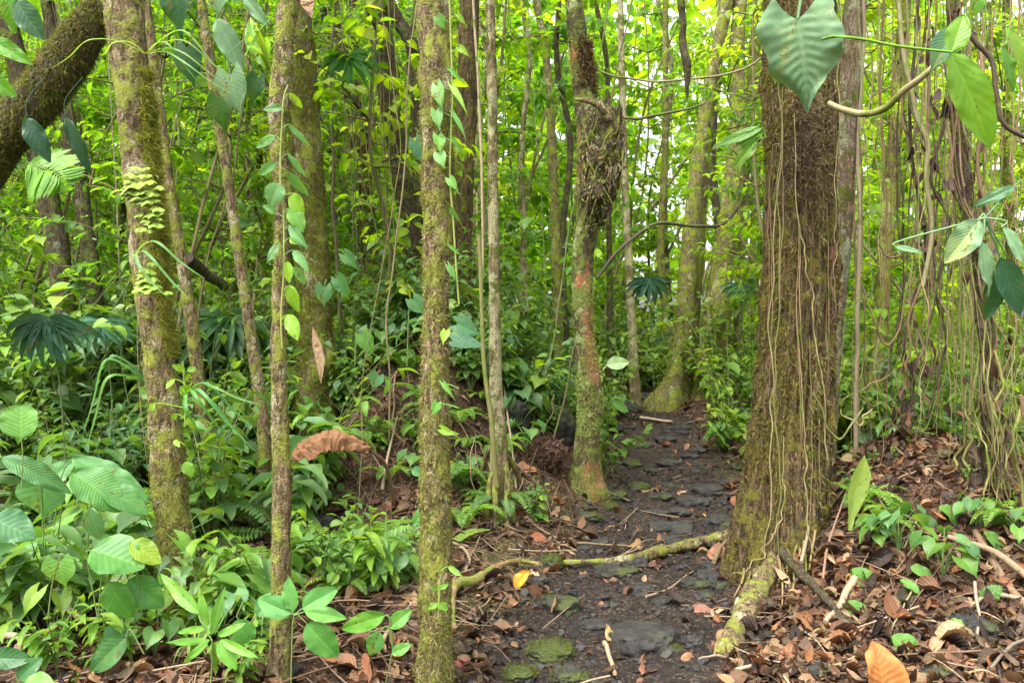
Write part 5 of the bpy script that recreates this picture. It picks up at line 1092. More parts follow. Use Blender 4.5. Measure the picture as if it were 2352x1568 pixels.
for i_, (b_, tp_, w, lab) in enumerate([((1955, 1307), (2031, 1362), 42, 'upper left of the bright oval leaves scattered on the bank'), ((1943, 1380), (2014, 1443), 42, 'bright notched oval leaf just above the foot of the bank'), ((2047, 1461), (2133, 1516), 48, 'lowest bright oval leaf on the bank'),
   ((2130, 1182), (2153, 1258), 34, 'dull upright oval leaf with holes near the top of the bank'), ((2157, 1162), (2257, 1228), 36, 'torn green leaf slanting along the top of the bank'), ((2261, 1219), (2337, 1285), 28, 'pale torn leaf right of the slanting torn leaf'),
   ((2091, 1300), (2152, 1328), 26, 'small bright folded leaf in the middle of the bank'), ((2069, 1330), (2117, 1359), 22, 'small dull leaf below the small bright folded leaf'), ((2186, 1420), (2218, 1440), 22, 'smallest heart-like leaf on the right part of the bank')]):
    g = G(b_[0], b_[1] + 25); bigleaf('bank_leaf', 'oval', b_, tp_, w, g[1] - .05, (0.13, 0.30, 0.055) if i_ not in (3,) else (0.09, 0.19, 0.06), lab, n=(.1, -.8, .8), Yt=g[1] - .12, pet=[(b_[0] - 6, b_[1] + 28, g[1])], pr=1.6, ragged=.05)
bigleaf('white_leaf', 'oval', (1393, 838), (1447, 828), 30, 6.8, (0.30, 0.45, 0.20), 'very pale oval leaf sticking out right of the lichen trunk', n=(0, -1, .5), pet=[(1385, 850)], pr=1.5)
bigleaf('trail_leaf', 'oval', (1408, 924), (1447, 944), 22, 8.2, (0.12, 0.30, 0.05), 'bright leaf hanging low over the far trail right of the lichen trunk', n=(0, -1, .6), pet=[(1395, 900), (1388, 880)], pr=1.5)
for b_, tp_, w, lab in [((1752, 292), (1634, 334), 28, 'uppermost of the three narrow leaves left of the broad trunk'), ((1748, 300), (1690, 330), 22, 'middle of the three narrow leaves left of the broad trunk'), ((1738, 322), (1682, 388), 30, 'lowest of the three narrow leaves left of the broad trunk')]:
    bigleaf('narrow_leaf', 'lance', b_, tp_, w, 4.8, (0.11, 0.27, 0.03), lab, pet=[(1760, 315)], pr=2)
# upper left
UL = [((403, -30), (408, 94), 74, 4.6, DK, 'heart', 'large dark backlit heart leaf at the top right of the trunk with shelf growths'), ((433, 112), (442, 208), 66, 4.8, DK, 'heart', 'dark heart leaf crossed by thin strap leaves'),
 ((497, 42), (556, 160), 52, 5.0, PALE, 'oval', 'long blue-green leaf right of the thin leaning trunk'), ((530, 172), (547, 270), 76, 4.9, PALE, 'heart', 'large pale blue-green heart leaf behind the strap leaves'), ((505, 228), (512, 308), 60, 5.1, (0.05, 0.15, 0.02), 'heart', 'dark heart leaf under the large pale heart leaf'),
 ((500, -30), (498, 40), 52, 4.9, PALE, 'heart', 'pale heart leaf at the top right of the thin leaning trunk'), ((590, 180), (572, 245), 44, 5.0, DK, 'heart', 'dark heart leaf left of the climber-clad trunk'), ((22, -40), (16, 72), 54, 3.8, (0.09, 0.26, 0.02), 'oval', 'bright backlit leaf in the very top left corner'),
 ((38, 2), (94, 88), 58, 3.7, (0.06, 0.15, 0.075), 'oval', 'blue-green leaf right of the corner leaf at the top left'), ((-30, 88), (70, 140), 40, 3.7, (0.12, 0.32, 0.03), 'lance', 'bright leaf entering from the left edge near the top'), ((-30, 170), (30, 220), 40, 3.8, (0.13, 0.34, 0.04), 'lance', 'bright leaf entering from the left edge below the slanting limb'),
 ((150, 268), (206, 398), 30, 4.2, (0.025, 0.08, 0.03), 'lance', 'long nearly black leaf hanging below the slanting limb'), ((60, 270), (110, 370), 46, 4.4, (0.04, 0.11, 0.06), 'oval', 'dull dark leaf under the slanting limb'), ((585, 130), (572, 30), 34, 4.1, (0.16, 0.36, 0.03), 'lance', 'upright bright leaf of the perched rosette left of the climber-clad trunk'), ((610, 150), (588, 60), 18, 4.1, (0.20, 0.40, 0.05), 'lance', 'narrow bright leaf of the perched rosette'),
 ((620, 160), (560, 92), 18, 4.1, (0.17, 0.36, 0.04), 'lance', 'lower left bright leaf of the perched rosette'), ((560, -10), (616, 60), 30, 4.3, PALE, 'lance', 'blue-green leaf above the perched rosette')]
for b_, tp_, w, Y, c_, kd, lab in UL: bigleaf('large_leaf', kd, b_, tp_, w, Y, c_, lab, n=(rnd.uniform(-.35, .35), -1, rnd.uniform(0, .35)), pet=[(b_[0] + rnd.uniform(-8, 12), b_[1] - 40), (b_[0] + 40, b_[1] - 90)], pr=1.8, m='leaf_dull' if c_ is PALE else 'leaf', droop=.2)
# lower left, foreground
FLV = [((48, 1006), (46, 928), 90, 3.4, 'round', LT, 'leaf', (0, -1, .2), 'pale round leaf standing at the left edge', [(52, 1040), (50, 1120)]),
 ((137, 1288), (143, 1356), 78, 3.2, 'heart', LT, 'leaf', (0, -1, .3), 'bright yellow-green heart leaf low on the left', [(140, 1270), (120, 1340), (110, 1420)]),
 ((208, 1262), (332, 1296), 66, 3.3, 'oval', (0.10, 0.27, 0.06), 'leaf', (0, -.7, 1), 'broad flat leaf above the pair of hanging leaves', [(200, 1280), (225, 1420)]),
 ((252, 1335), (296, 1432), 72, 3.3, 'oval', (0.09, 0.26, 0.05), 'leaf', (0, -1, .25), 'left one of the pair of hanging dark leaves', [(235, 1320), (225, 1420)]),
 ((296, 1330), (374, 1396), 72, 3.35, 'oval', (0.075, 0.22, 0.05), 'leaf', (.1, -1, .3), 'right one of the pair of hanging dark leaves', [(280, 1320), (225, 1420)]),
 ((300, 1244), (371, 1292), 42, 3.35, 'oval', (0.24, 0.36, 0.04), 'leaf', (0, -.8, .8), 'yellowing leaf beside the trunk with shelf growths', [(310, 1300), (330, 1400)]),
 ((102, 1112), (96, 1200), 118, 3.6, 'heart', (0.12, 0.30, 0.09), 'leaf', (0, -1, .4), 'big pale arrow-shaped leaf below the round leaf', [(95, 1110), (100, 1260)]),
 ((4, 1048), (166, 1122), 40, 3.5, 'lance', (0.07, 0.20, 0.055), 'leaf_ribbed', (0, -.9, .7), 'long ribbed dark leaf arching from the left edge', [(-20, 1040)]),
 ((165, 1052), (352, 1134), 40, 3.8, 'lance', (0.10, 0.27, 0.08), 'leaf', (0, -.7, 1), 'long narrow blade pointing at the trunk with shelf growths', [(140, 1100), (120, 1240)]),
 ((166, 1085), (288, 1158), 60, 3.7, 'oval', (0.12, 0.30, 0.08), 'leaf_ribbed', (0, -.7, 1), 'ribbed broad leaf below the long narrow blade', [(150, 1110), (130, 1260)]),
 ((230, 1120), (345, 1165), 40, 3.75, 'lance', (0.10, 0.26, 0.07), 'leaf', (0, -.7, 1), 'blade just under the ribbed broad leaf', [(210, 1150), (200, 1280)]),
 ((104, 1110), (170, 1055), 50, 3.9, 'oval', (0.15, 0.34, 0.13), 'leaf', (0, -1, .2), 'upright pale leaf with a light midrib', [(100, 1150)]),
 ((-20, 1190), (80, 1232), 60, 3.4, 'oval', (0.08, 0.22, 0.09), 'leaf', (0, -.8, .8), 'dull green leaf cut by the left edge', [(-40, 1230)]),
 ((208, 1165), (222, 1250), 46, 3.5, 'oval', (0.10, 0.24, 0.09), 'leaf', (0, -1, .3), 'rounded leaf with a yellow fleck under the ribbed leaf', [(205, 1140)]),
 ((290, 1462), (192, 1550), 62, 3.2, 'oval', (0.075, 0.20, 0.07), 'leaf', (0, -1, .3), 'dull green folded leaf in the lower left', [(300, 1445), (330, 1500)]),
 ((236, 1470), (292, 1455), 56, 3.3, 'oval', (0.08, 0.20, 0.08), 'leaf', (0, -1, .2), 'small rounded dull leaf over the dull green folded leaf', [(250, 1500)]),
 ((40, 1560), (88, 1510), 44, 3.2, 'oval', (0.07, 0.20, 0.06), 'leaf', (0, -1, .3), 'dark oval leaf in the bottom left corner', [(30, 1590)]),
 ((50, 1590), (116, 1556), 40, 3.1, 'oval', (0.16, 0.34, 0.05), 'leaf', (0, -.6, 1), 'yellow-green leaf cut by the bottom edge at the left', [(40, 1600)]),
 ((-30, 1510), (72, 1512), 44, 3.2, 'oval', (0.06, 0.17, 0.06), 'leaf', (0, -1, .5), 'dark leaf entering from the lower left edge', [(-60, 1530)]),
 ((670, 1408), (584, 1374), 50, 3.1, 'oval', (0.09, 0.27, 0.06), 'leaf_ribbed', (-.1, -1, .35), 'ribbed leaf pointing left across the climber-clad trunk', [(676, 1412)]),
 ((672, 1404), (660, 1325), 38, 3.1, 'oval', (0.12, 0.33, 0.07), 'leaf_ribbed', (0, -1, .1), 'upright ribbed leaf on the climber-clad trunk', [(676, 1412)]),
 ((694, 1396), (772, 1350), 48, 3.1, 'oval', (0.10, 0.29, 0.06), 'leaf_ribbed', (0, -1, .4), 'rounded ribbed leaf pointing up right of the climber-clad trunk', [(676, 1412)]),
 ((700, 1404), (798, 1416), 32, 3.05, 'oval', (0.13, 0.33, 0.06), 'leaf_ribbed', (0, -1, .5), 'narrow ribbed leaf right of the climber-clad trunk', [(676, 1412)]),
 ((704, 1430), (780, 1518), 64, 3.05, 'oval', (0.11, 0.31, 0.06), 'leaf_ribbed', (.1, -1, .3), 'largest ribbed leaf drooping right of the climber-clad trunk', [(676, 1412), (670, 1500), (668, 1600)]),
 ((546, 1420), (572, 1492), 62, 3.3, 'oval', (0.12, 0.32, 0.07), 'leaf_ribbed', (0, -1, .3), 'hanging oval ribbed leaf right of the star-shaped leaf cluster', [(545, 1410), (560, 1380)]),
 ((590, 1412), (634, 1360), 46, 3.4, 'oval', (0.11, 0.28, 0.08), 'leaf_ribbed', (0, -1, .3), 'ribbed leaf left of the climber-clad trunk', [(575, 1430)]),
 ((885, 1412), (768, 1448), 42, 3.5, 'oval', (0.13, 0.34, 0.04), 'leaf', (0, -1, .3), 'glossy bright leaf pointing left beside the straight mossy trunk', [(895, 1420), (905, 1500)]),
 ((872, 1450), (848, 1508), 42, 3.45, 'lance', (0.10, 0.28, 0.07), 'leaf', (0, -1, .2), 'drooping leaf below the glossy bright leaf', [(890, 1440), (905, 1500)]),
 ((895, 1440), (944, 1398), 34, 3.5, 'oval', (0.13, 0.34, 0.05), 'leaf', (0, -1, .5), 'short leaf rising beside the straight mossy trunk', [(905, 1500)]),
 ((900, 1500), (945, 1478), 26, 3.4, 'oval', (0.14, 0.36, 0.06), 'leaf', (0, -1, .4), 'small bright leaf on the paired stalks', [(893, 1540), (885, 1570)]),
 ((745, 660), (741, 708), 42, 5.6, 'heart', (0.11, 0.27, 0.11), 'leaf', (0, -1, .2), 'heart leaf hanging before the broad green-brown trunk', [(750, 640)]),
 ((832, 770), (860, 818), 38, 6.5, 'heart', (0.14, 0.34, 0.06), 'leaf', (0, -1, .3), 'yellow-green heart leaf at the crest of the mound', [(820, 750), (815, 840)]),
 ((868, 862), (852, 895), 38, 6.3, 'heart', (0.09, 0.24, 0.10), 'leaf', (0, -1, .4), 'rounded heart leaf on the upper mound face', [(860, 850)]),
 ((948, 688), (980, 726), 40, 6.8, 'heart', (0.11, 0.28, 0.10), 'leaf', (0, -1, .4), 'heart leaf on a tall stalk left of the straight mossy trunk', [(940, 700), (935, 840)]),
 ((1050, 745), (1114, 770), 44, 6.6, 'heart', (0.11, 0.27, 0.12), 'leaf', (0, -1, .5), 'broad heart leaf right of the straight mossy trunk', [(1040, 780)]),
 ((1040, 782), (1130, 792), 36, 6.4, 'heart', (0.09, 0.22, 0.12), 'leaf', (0, -.8, .8), 'grey-green heart leaf under the broad heart leaf', [(1035, 810)]),
 ((792, 585), (826, 620), 30, 6.0, 'heart', (0.11, 0.27, 0.09), 'leaf', (0, -1, .3), 'uppermost heart leaf right of the broad green-brown trunk', [(785, 575)]),
 ((775, 640), (802, 686), 34, 6.0, 'heart', (0.09, 0.25, 0.08), 'leaf', (0, -1, .3), 'heart leaf below the uppermost heart leaf', [(770, 630)]),
 ((955, 325), (972, 380), 36, 5.5, 'heart', (0.08, 0.22, 0.12), 'leaf', (0, -1, .2), 'blue-green heart leaf left of the straight mossy trunk', [(960, 300)]),
 ((945, 1078), (975, 1088), 20, 5.2, 'oval', (0.11, 0.28, 0.10), 'leaf', (0, -.9, .7), 'flat leaf left of the straight mossy trunk above the hollow', [(930, 1080)]),
 ((950, 1205), (985, 1150), 26, 4.6, 'lance', (0.12, 0.32, 0.07), 'leaf', (0, -1, .3), 'upright torn leaf touching the straight mossy trunk', [(948, 1230)])]
for b_, tp_, w, Y, kd, c_, mt_, n_, lab, pt in FLV: bigleaf('broad_leaf', kd, b_, tp_, w, Y, c_, lab, n=n_, pet=pt, m=mt_, pr=2.2, droop=rnd.uniform(.1, .3), petcol=(0.12, 0.18, 0.05))
# star-shaped cluster
c0 = P(487, 1470, 3.0); t = thing('star_leaved_plant', 'bright star-shaped cluster of pointed leaves at the bottom left of the climber-clad trunk', 'plant', G(480, 1560, 2.5))
for b_, tp_, w in [((459, 1408), (358, 1313), 30), ((478, 1436), (452, 1352), 20), ((487, 1455), (508, 1352), 22), ((475, 1442), (392, 1452), 16), ((482, 1470), (362, 1475), 16), ((480, 1472), (414, 1524), 18), ((492, 1475), (490, 1560), 16), ((505, 1470), (540, 1538), 38), ((505, 1468), (586, 1510), 20), ((500, 1460), (560, 1430), 18)]:
    bigleaf('', 'lance', b_, tp_, w, 3.0, tuple(np.array((0.16, 0.38, 0.05)) * rnd.uniform(.8, 1.15)), n=(0, -1, .4), parent=t, Yt=3.0 + rnd.uniform(-.08, .08), res=(4, 16))
mb = MB(); tube(mb, [c0, P(487, 1520, 3.02), P(480, 1640, 3.05)], [.003, .004], 6, 10, (0.16, 0.22, 0.06)); tube(mb, [c0, P(470, 1440, 3.0), P(458, 1408, 3.0)], [.003, .002], 5, 8, (0.16, 0.22, 0.06)); mb.build('stem', M['stem'], t, t.location)
# ferns placed by hand
for L, pl, n_, c_, lab in [([(816, 1310), (850, 1275), (905, 1235), (965, 1205)], .085, 26, (0.15, 0.34, 0.06), 'long bright fern frond rising from the mossy lump'), ([(771, 1060), (790, 1075), (815, 1090), (845, 1112)], .05, 22, (0.12, 0.30, 0.06), 'short fern frond hanging over the hollow'), ([(778, 1108), (790, 1130), (808, 1160)], .04, 18, (0.11, 0.28, 0.06), 'lower small fern frond in the hollow'),
    ([(870, 970), (850, 985), (880, 1010), (895, 1030)], .05, 18, (0.16, 0.34, 0.06), 'fern frond above the dry banana leaf'), ([(2260, 1385), (2275, 1365), (2302, 1345)], .04, 16, (0.16, 0.32, 0.10), 'small pale fern frond on the right of the bank'), ([(460, 1255), (510, 1232), (560, 1226), (612, 1222)], .07, 18, (0.14, 0.32, 0.05), 'frond of narrow leaflets between the two left trunks')]:
    g = G(*L[0]); Y = g[1] - .05; ml, mt = MB(), MB(); pts = [P(a, b_, Y - .02 * q) for q, (a, b_) in enumerate(L)]; frond(ml, mt, pts, pl, n_, c_, (0, -1, .6), 1.0); t = thing('fern_frond', lab, 'fern', pts[0]); ml.build('leaflets', M['leaf'], t, pts[0]); mt.build('midrib', M['stem'], t, pts[0])
ml, mt = MB(), MB(); L = [P(60, 372, 5.2), P(95, 385, 5.2), P(130, 400, 5.1), P(160, 430, 5.1)]; frond(ml, mt, L, .24, 20, (0.14, 0.34, 0.02), (0, -1, .5), .55); t = thing('palm_frond', 'bright drooping palm frond below the slanting limb', 'palm frond', L[0]); ml.build('leaflets', M['leaf'], t, L[0]); mt.build('midrib', M['stem'], t, L[0])
for (u, v, Y, rad, c_, lab, sp) in [(112, 728, 5.0, .34, (0.035, 0.11, 0.05), 'dark folded fan palm leaf on a tall thin stalk at the left', 1.3), (232, 742, 6.4, .26, (0.08, 0.20, 0.11), 'grey-green fan palm leaf near the brown pair of trunks', 1.8), (1490, 640, 11, .38, (0.04, 0.12, 0.06), 'small dark fan palm leaf hanging over the trail bend', 1.4), (800, 130, 7.5, .34, (0.07, 0.22, 0.03), 'fan palm leaf left of the dark leaning trunk at the top', 1.8), (1700, 655, 11, .3, (0.06, 0.16, 0.08), 'fan palm leaf behind the hollow-footed trunk', 1.5)]:
    ml, mt = MB(), MB(); c0 = P(u, v, Y); gz = float(ground(c0[0] + .1, Y)); fan(ml, mt, c0, rad, 15, c_, (0, -1, .5), (0, 0, -1), sp, [c0 + [.05, .05, -.35 * (c0[2] - gz)], np.array([c0[0] + .1, Y + .05, gz])]); t = thing('fan_palm_leaf', lab, 'palm leaf', (c0[0] + .1, Y, gz)); ml.build('blade', M['leaf'], t, t.location); mt.build('stalk', M['stem'], t, t.location)
# strap leaves springing from the trunks
def straps(label, c0, tips, col, Y, w=.007, name='strap_leaved_epiphyte'):
    org = P(*c0, Y); t = thing(name, label, 'epiphyte', org); mb = MB()
    for tp_ in tips:
        e = P(tp_[0], tp_[1], Y - .1 + rnd.uniform(-.1, .1)); s_ = P(*c0, Y); m_ = (s_ + e) / 2 + [0, -.1, tp_[2] if len(tp_) > 2 else .12]
        ribbon(mb, [s_, (s_ + m_) / 2 + [0, 0, .03], m_, (m_ + e) / 2 - [0, 0, .01], e], [w * .5, w, w, w * .8, .001], vary(col, 1)[0], (0, -.6, 1), .5, 30, nu=1)
    mb.build('blades', M['leaf'], t, org); return t
straps('spray of long thin arching leaves high on the trunk with shelf growths', (335, 125), [(560, 222, .06), (556, 215, .16), (566, 205, .10), (480, 215, .10), (118, 158, .06), (232, 130, .02), (552, 228, .03)], (0.20, 0.36, 0.10), 3.85, .007)
straps('spray of thin blades springing right from the trunk with shelf growths at mid height', (425, 905), [(585, 985, .12), (560, 1010, .10), (520, 1000, .08), (600, 930, .06), (590, 1040, .1), (470, 1010, .04)], (0.12, 0.30, 0.09), 3.85, .009)
straps('arching ribbon leaf left of the trunk with shelf growths', (340, 885), [(195, 1040, .20), (190, 1000, .25), (220, 860, .12)], (0.12, 0.30, 0.08), 4.1, .013)
straps('thin pale blades left of the shelf growths, high', (305, 590), [(440, 690, .08), (470, 640, .1), (380, 680, .04)], (0.16, 0.32, 0.09), 3.85, .008)
straps('bromeliad-like rosette perched left of the climber-clad trunk', (618, 165), [(570, 95, .06), (590, 60, .05), (560, 130, .05), (640, 100, .06), (585, 150, .04), (575, 40, .05)], (0.24, 0.38, 0.06), 4.1, .012)
straps('rosette of strap leaves on the far trunk right of the lichen trunk', (1450, 480), [(1400, 500, .1), (1500, 500, .1), (1420, 440, .08), (1480, 440, .08), (1455, 420, .05), (1410, 530, .12), (1495, 540, .12)], (0.14, 0.30, 0.03), 9, .022)
straps('strap-leaved rosette among the far trunks at the upper centre', (1260, 250), [(1220, 230, .1), (1300, 230, .1), (1240, 180, .06), (1285, 190, .06), (1215, 290, .1), (1305, 300, .1)], (0.10, 0.24, 0.04), 9, .02)

# ------------------------------------------------------------------ climbers on trunks
def climber(label, stem, Y, leaves, col, kind='heart', name='climbing_vine'):
    pts = [P(a, b_, Y) for a, b_ in stem]; t = thing(name, label, 'vine', pts[-1]); mb = MB(); tube(mb, pts, [.004, .004], 6, 60, (0.22, 0.26, 0.06), .004, 3); mb.build('stem', M['stem'], t, pts[-1])
    for b_, tp_, w, c_ in leaves:
        j = min(range(len(stem)), key=lambda q: abs(stem[q][1] - b_[1])); bigleaf('', kind, b_, tp_, w, Y - .02, c_ or tuple(np.array(col) * rnd.uniform(.75, 1.2)), n=(rnd.uniform(-.4, .4), -1, rnd.uniform(0, .4)), parent=t, pet=[((b_[0] + stem[j][0]) / 2, b_[1] + 4), (stem[j][0], b_[1] + 12)], pr=1.2, res=(4, 14), Yt=Y - .02 + rnd.uniform(-.06, .04))
Yl = (0.22, 0.42, 0.03)
climber('climber with paired pointed leaves up the slender trunk', [(662, 195), (652, 230), (646, 330), (644, 420), (652, 500), (652, 600), (646, 720), (648, 800)], 3.2,
  [((664, 215), (697, 249), 18, Yl), ((662, 286), (714, 336), 14, None), ((660, 353), (707, 408), 14, None), ((662, 396), (707, 453), 24, None), ((672, 443), (692, 499), 36, Yl), ((666, 477), (698, 530), 36, (0.14, 0.34, 0.05)), ((664, 517), (700, 567), 26, None), ((650, 248), (601, 249), 20, None), ((632, 312), (583, 339), 22, None), ((635, 373), (588, 403), 24, None), ((640, 420), (620, 472), 46, None),
   ((674, 574), (708, 620), 22, None), ((675, 614), (705, 653), 20, None), ((665, 655), (682, 720), 32, Yl), ((662, 722), (682, 778), 32, Yl), ((660, 600), (664, 650), 22, Yl), ((668, 545), (684, 560), 20, Yl), ((636, 490), (604, 470), 18, None), ((640, 560), (612, 600), 20, None)], (0.13, 0.31, 0.09), 'oval')
climber('climber with hanging heart leaves down the right side of the straight mossy trunk', [(1032, -10), (1036, 90), (1040, 200), (1036, 300), (1034, 420), (1044, 560), (1054, 700)], 3.3,
  [((1006, 40), (1024, 70), 26, None), ((1052, 35), (1074, 62), 12, Yl), ((1056, 110), (1079, 130), 16, Yl), ((1004, 198), (1014, 252), 30, None), ((1002, 255), (1010, 300), 28, None), ((1006, 312), (1014, 352), 28, None), ((1008, 352), (1020, 386), 30, None), ((1040, 200), (1076, 258), 14, Yl), ((1042, 262), (1076, 320), 12, None), ((1040, 320), (1074, 362), 10, None), ((1034, 160), (1070, 195), 10, None), ((1032, 410), (1052, 440), 22, None), ((1036, 480), (1064, 520), 10, None), ((1034, 565), (1062, 590), 10, None), ((1029, 610), (1052, 650), 14, None), ((1024, 760), (1016, 790), 22, Yl), ((1004, 925), (992, 955), 24, None), ((1014, 985), (1046, 1000), 20, Yl), ((1019, 880), (1044, 920), 14, None)], (0.15, 0.36, 0.07), 'heart')
climber('young climber with four small pointed leaves low on the straight mossy trunk', [(1010, 1330), (1008, 1380), (1006, 1420)], 3.22, [((1008, 1352), (1030, 1340), 12, None), ((1006, 1352), (985, 1345), 12, None), ((1008, 1385), (1030, 1400), 18, None), ((1004, 1385), (982, 1400), 14, None), ((1030, 1300), (1058, 1322), 14, None)], (0.2, 0.42, 0.05), 'oval')
climber('small yellow-green leaves sprouting mid-way up the trunk with shelf growths', [(420, 830), (425, 900), (425, 980)], 3.9, [((425, 850), (395, 838), 16, Yl), ((430, 852), (452, 842), 14, None), ((415, 890), (436, 902), 26, Yl), ((400, 870), (380, 890), 14, Yl), ((432, 960), (448, 985), 20, Yl), ((405, 950), (392, 965), 14, Yl), ((425, 1060), (440, 1095), 26, None), ((355, 925), (345, 945), 14, Yl), ((400, 1010), (412, 1025), 12, Yl)], (0.2, 0.40, 0.06), 'oval')
# shelf growths
def shelves(label, L, Y=3.82):
    t = thing('shelf_growth', label, 'bracket fungus', P(L[0][0], L[0][1], Y))
    for (u, v, w) in L:
        r = w * K * Y / 2 * rnd.uniform(.65, 1.15); c0 = P(u, v, Y); nA, nR = 26, 7; a = np.linspace(-math.pi, 0, nA); sd = R.randint(999); vv = []
        for top_ in (1, 0):
            for k_ in range(nR + 1):
                q = k_ / nR; rr = r * q * (1 + .14 * np.cos(a * 5 + sd) * q + .10 * np.cos(a * 9 + sd * 2) * q)
                vv.append(np.stack([rr * np.cos(a), rr * np.sin(a) * .95 + .01, -q ** 2 * r * .30 + (.004 if top_ else -.004) * (1 - .5 * q) + .006 * q * np.cos(a * 6 + sd) * r / .05], -1))
        vv = np.array(vv).reshape(-1, 3); f = []
        for s_ in range(2):
            o_ = s_ * (nR + 1) * nA
            for k_ in range(nR):
                for q in range(nA - 1): f.append((o_ + k_ * nA + q, o_ + k_ * nA + q + 1, o_ + (k_ + 1) * nA + q + 1, o_ + (k_ + 1) * nA + q))
        a1, a2 = nR * nA, (2 * nR + 1) * nA
        for q in range(nA - 1): f.append((a1 + q, a1 + q + 1, a2 + q + 1, a2 + q))
        ti = rnd.uniform(-.25, .25); vv[:, 2] += vv[:, 1] * .35; vv[:, 2] += vv[:, 0] * ti
        mb = MB(); mb.add(vv + c0, f, tuple(np.array((0.21, 0.33, 0.04)) * rnd.uniform(.75, 1.1))); mb.build('shelf', M['fungus'], t, t.location)
shelves('upper stacked colony of yellow-green shelf growths on the leaning mossy trunk', [(312 + R.randn() * 6, 385, 34), (332, 388, 30), (306, 400, 40), (330, 402, 50), (300, 414, 44), (340, 416, 44), (312, 420, 56), (330, 436, 58), (304, 434, 50), (318, 448, 60), (346, 442, 40), (336, 460, 52), (352, 462, 36), (320, 464, 44), (298, 446, 36), (358, 478, 34), (350, 490, 44), (340, 504, 36), (352, 512, 42), (338, 524, 36), (300, 470, 20), (318, 494, 22), (320, 528, 20), (366, 430, 26), (362, 500, 26)])
shelves('lower stacked colony of yellow-green shelf growths on the leaning mossy trunk', [(347, 606, 30), (338, 620, 40), (330, 630, 44), (342, 636, 52), (334, 644, 50), (348, 650, 50), (336, 656, 56), (352, 660, 44), (340, 664, 40), (326, 642, 28), (384, 672, 20)])
# the burl of matted roots on the lichen trunk
g = P(1380, 372, 7.05); mb = MB(); V = IC5[0] * np.array([.175, .17, .52]); V *= (1 + .42 * fbm(IC5[0] * np.array([1.6, 1.6, 4]), 3, 77)[:, None] + .22 * fbm(IC5[0] * np.array([5, 5, 11]), 4, 79)[:, None]); V[:, 0] += V[:, 2] * .10; mb.add(V + g, IC5[1], (0.07, 0.05, 0.03)); burl = mb.build('burl', M['bark_dark'], T5[0], T5[2])
mb = MB(); N = 1500; ix = R.randint(0, len(V), N); add_leaves(mb, BLADES, V[ix] + g, unit(unit(V[ix]) * .3 + R.randn(N, 3) * .8 + [0, 0, -.6]), unit(R.randn(N, 3)), .02 + .07 * R.rand(N) ** 2, np.array(((0.17, 0.085, 0.05), (0.10, 0.06, 0.035), (0.24, 0.14, 0.08), (0.20, 0.22, 0.06)))[R.randint(0, 4, N)])
ix = R.randint(0, len(V), 2600); ix = ix[V[ix][:, 0] < .04 + .05 * R.randn(2600)]; N = len(ix); add_leaves(mb, BLADES, V[ix] + g, unit(unit(V[ix]) + R.randn(N, 3) * .7), unit(R.randn(N, 3)), .02 + .02 * R.rand(N), vary((0.26, 0.34, 0.08), N, .4)); mb.build('rootlets', M['fibre'], burl, T5[2])
mb = MB(); tube(mb, [P(1322, 228, 6.95), P(1345, 232, 6.85), P(1378, 245, 6.85), P(1398, 280, 6.9), P(1408, 340, 6.95), P(1405, 420, 6.95)], [.012, .022, .032, .036, .028, .015], 14, 90, (0.20, 0.12, 0.08), .03, 4)
for q in range(34):
    a0, z0 = R.rand() * 6.28, rnd.uniform(-.1, .5); pp = [g + [(.17 + .02 * R.rand()) * math.cos(a0 + w_ * rnd.uniform(.5, 1.2)), -.16 * abs(math.sin(a0 + w_)), z0 - .55 * w_ * rnd.uniform(.5, 1)] for w_ in (0, .35, .7, 1.0)]; tube(mb, pp, [.006, .008, .003], 6, 30, rnd.choice([(0.16, 0.09, 0.055), (0.09, 0.05, 0.035), (0.22, 0.14, 0.09)]), .03, q)
mb.build('clasping_root', M['bark_moss'], T5[0], T5[2])
# matted dark roots high on the broad trunk
g0 = MB(); N = 1500; fu = 1852 + R.randn(N) * 34; fv = 320 + R.randn(N) * 75 + 18 * np.sin(fu * .15); yy = 4.745 - .06 * np.cos((fu - 1838) / 80 * 1.2) ; p = np.stack([(fu - 1176) * K * yy, yy, H - (fv - 784) * K * yy], -1)
add_leaves(g0, FINE, p, unit(R.randn(N, 3) + [0, -.3, -.5]), unit(R.randn(N, 3)), .02 + .06 * R.rand(N), np.array(((0.07, 0.045, 0.03), (0.12, 0.08, 0.05), (0.05, 0.033, 0.024), (0.17, 0.12, 0.07)))[R.randint(0, 4, N)]); tag(g0.build('root_mat', M['fibre'], T6[0], T6[2]))

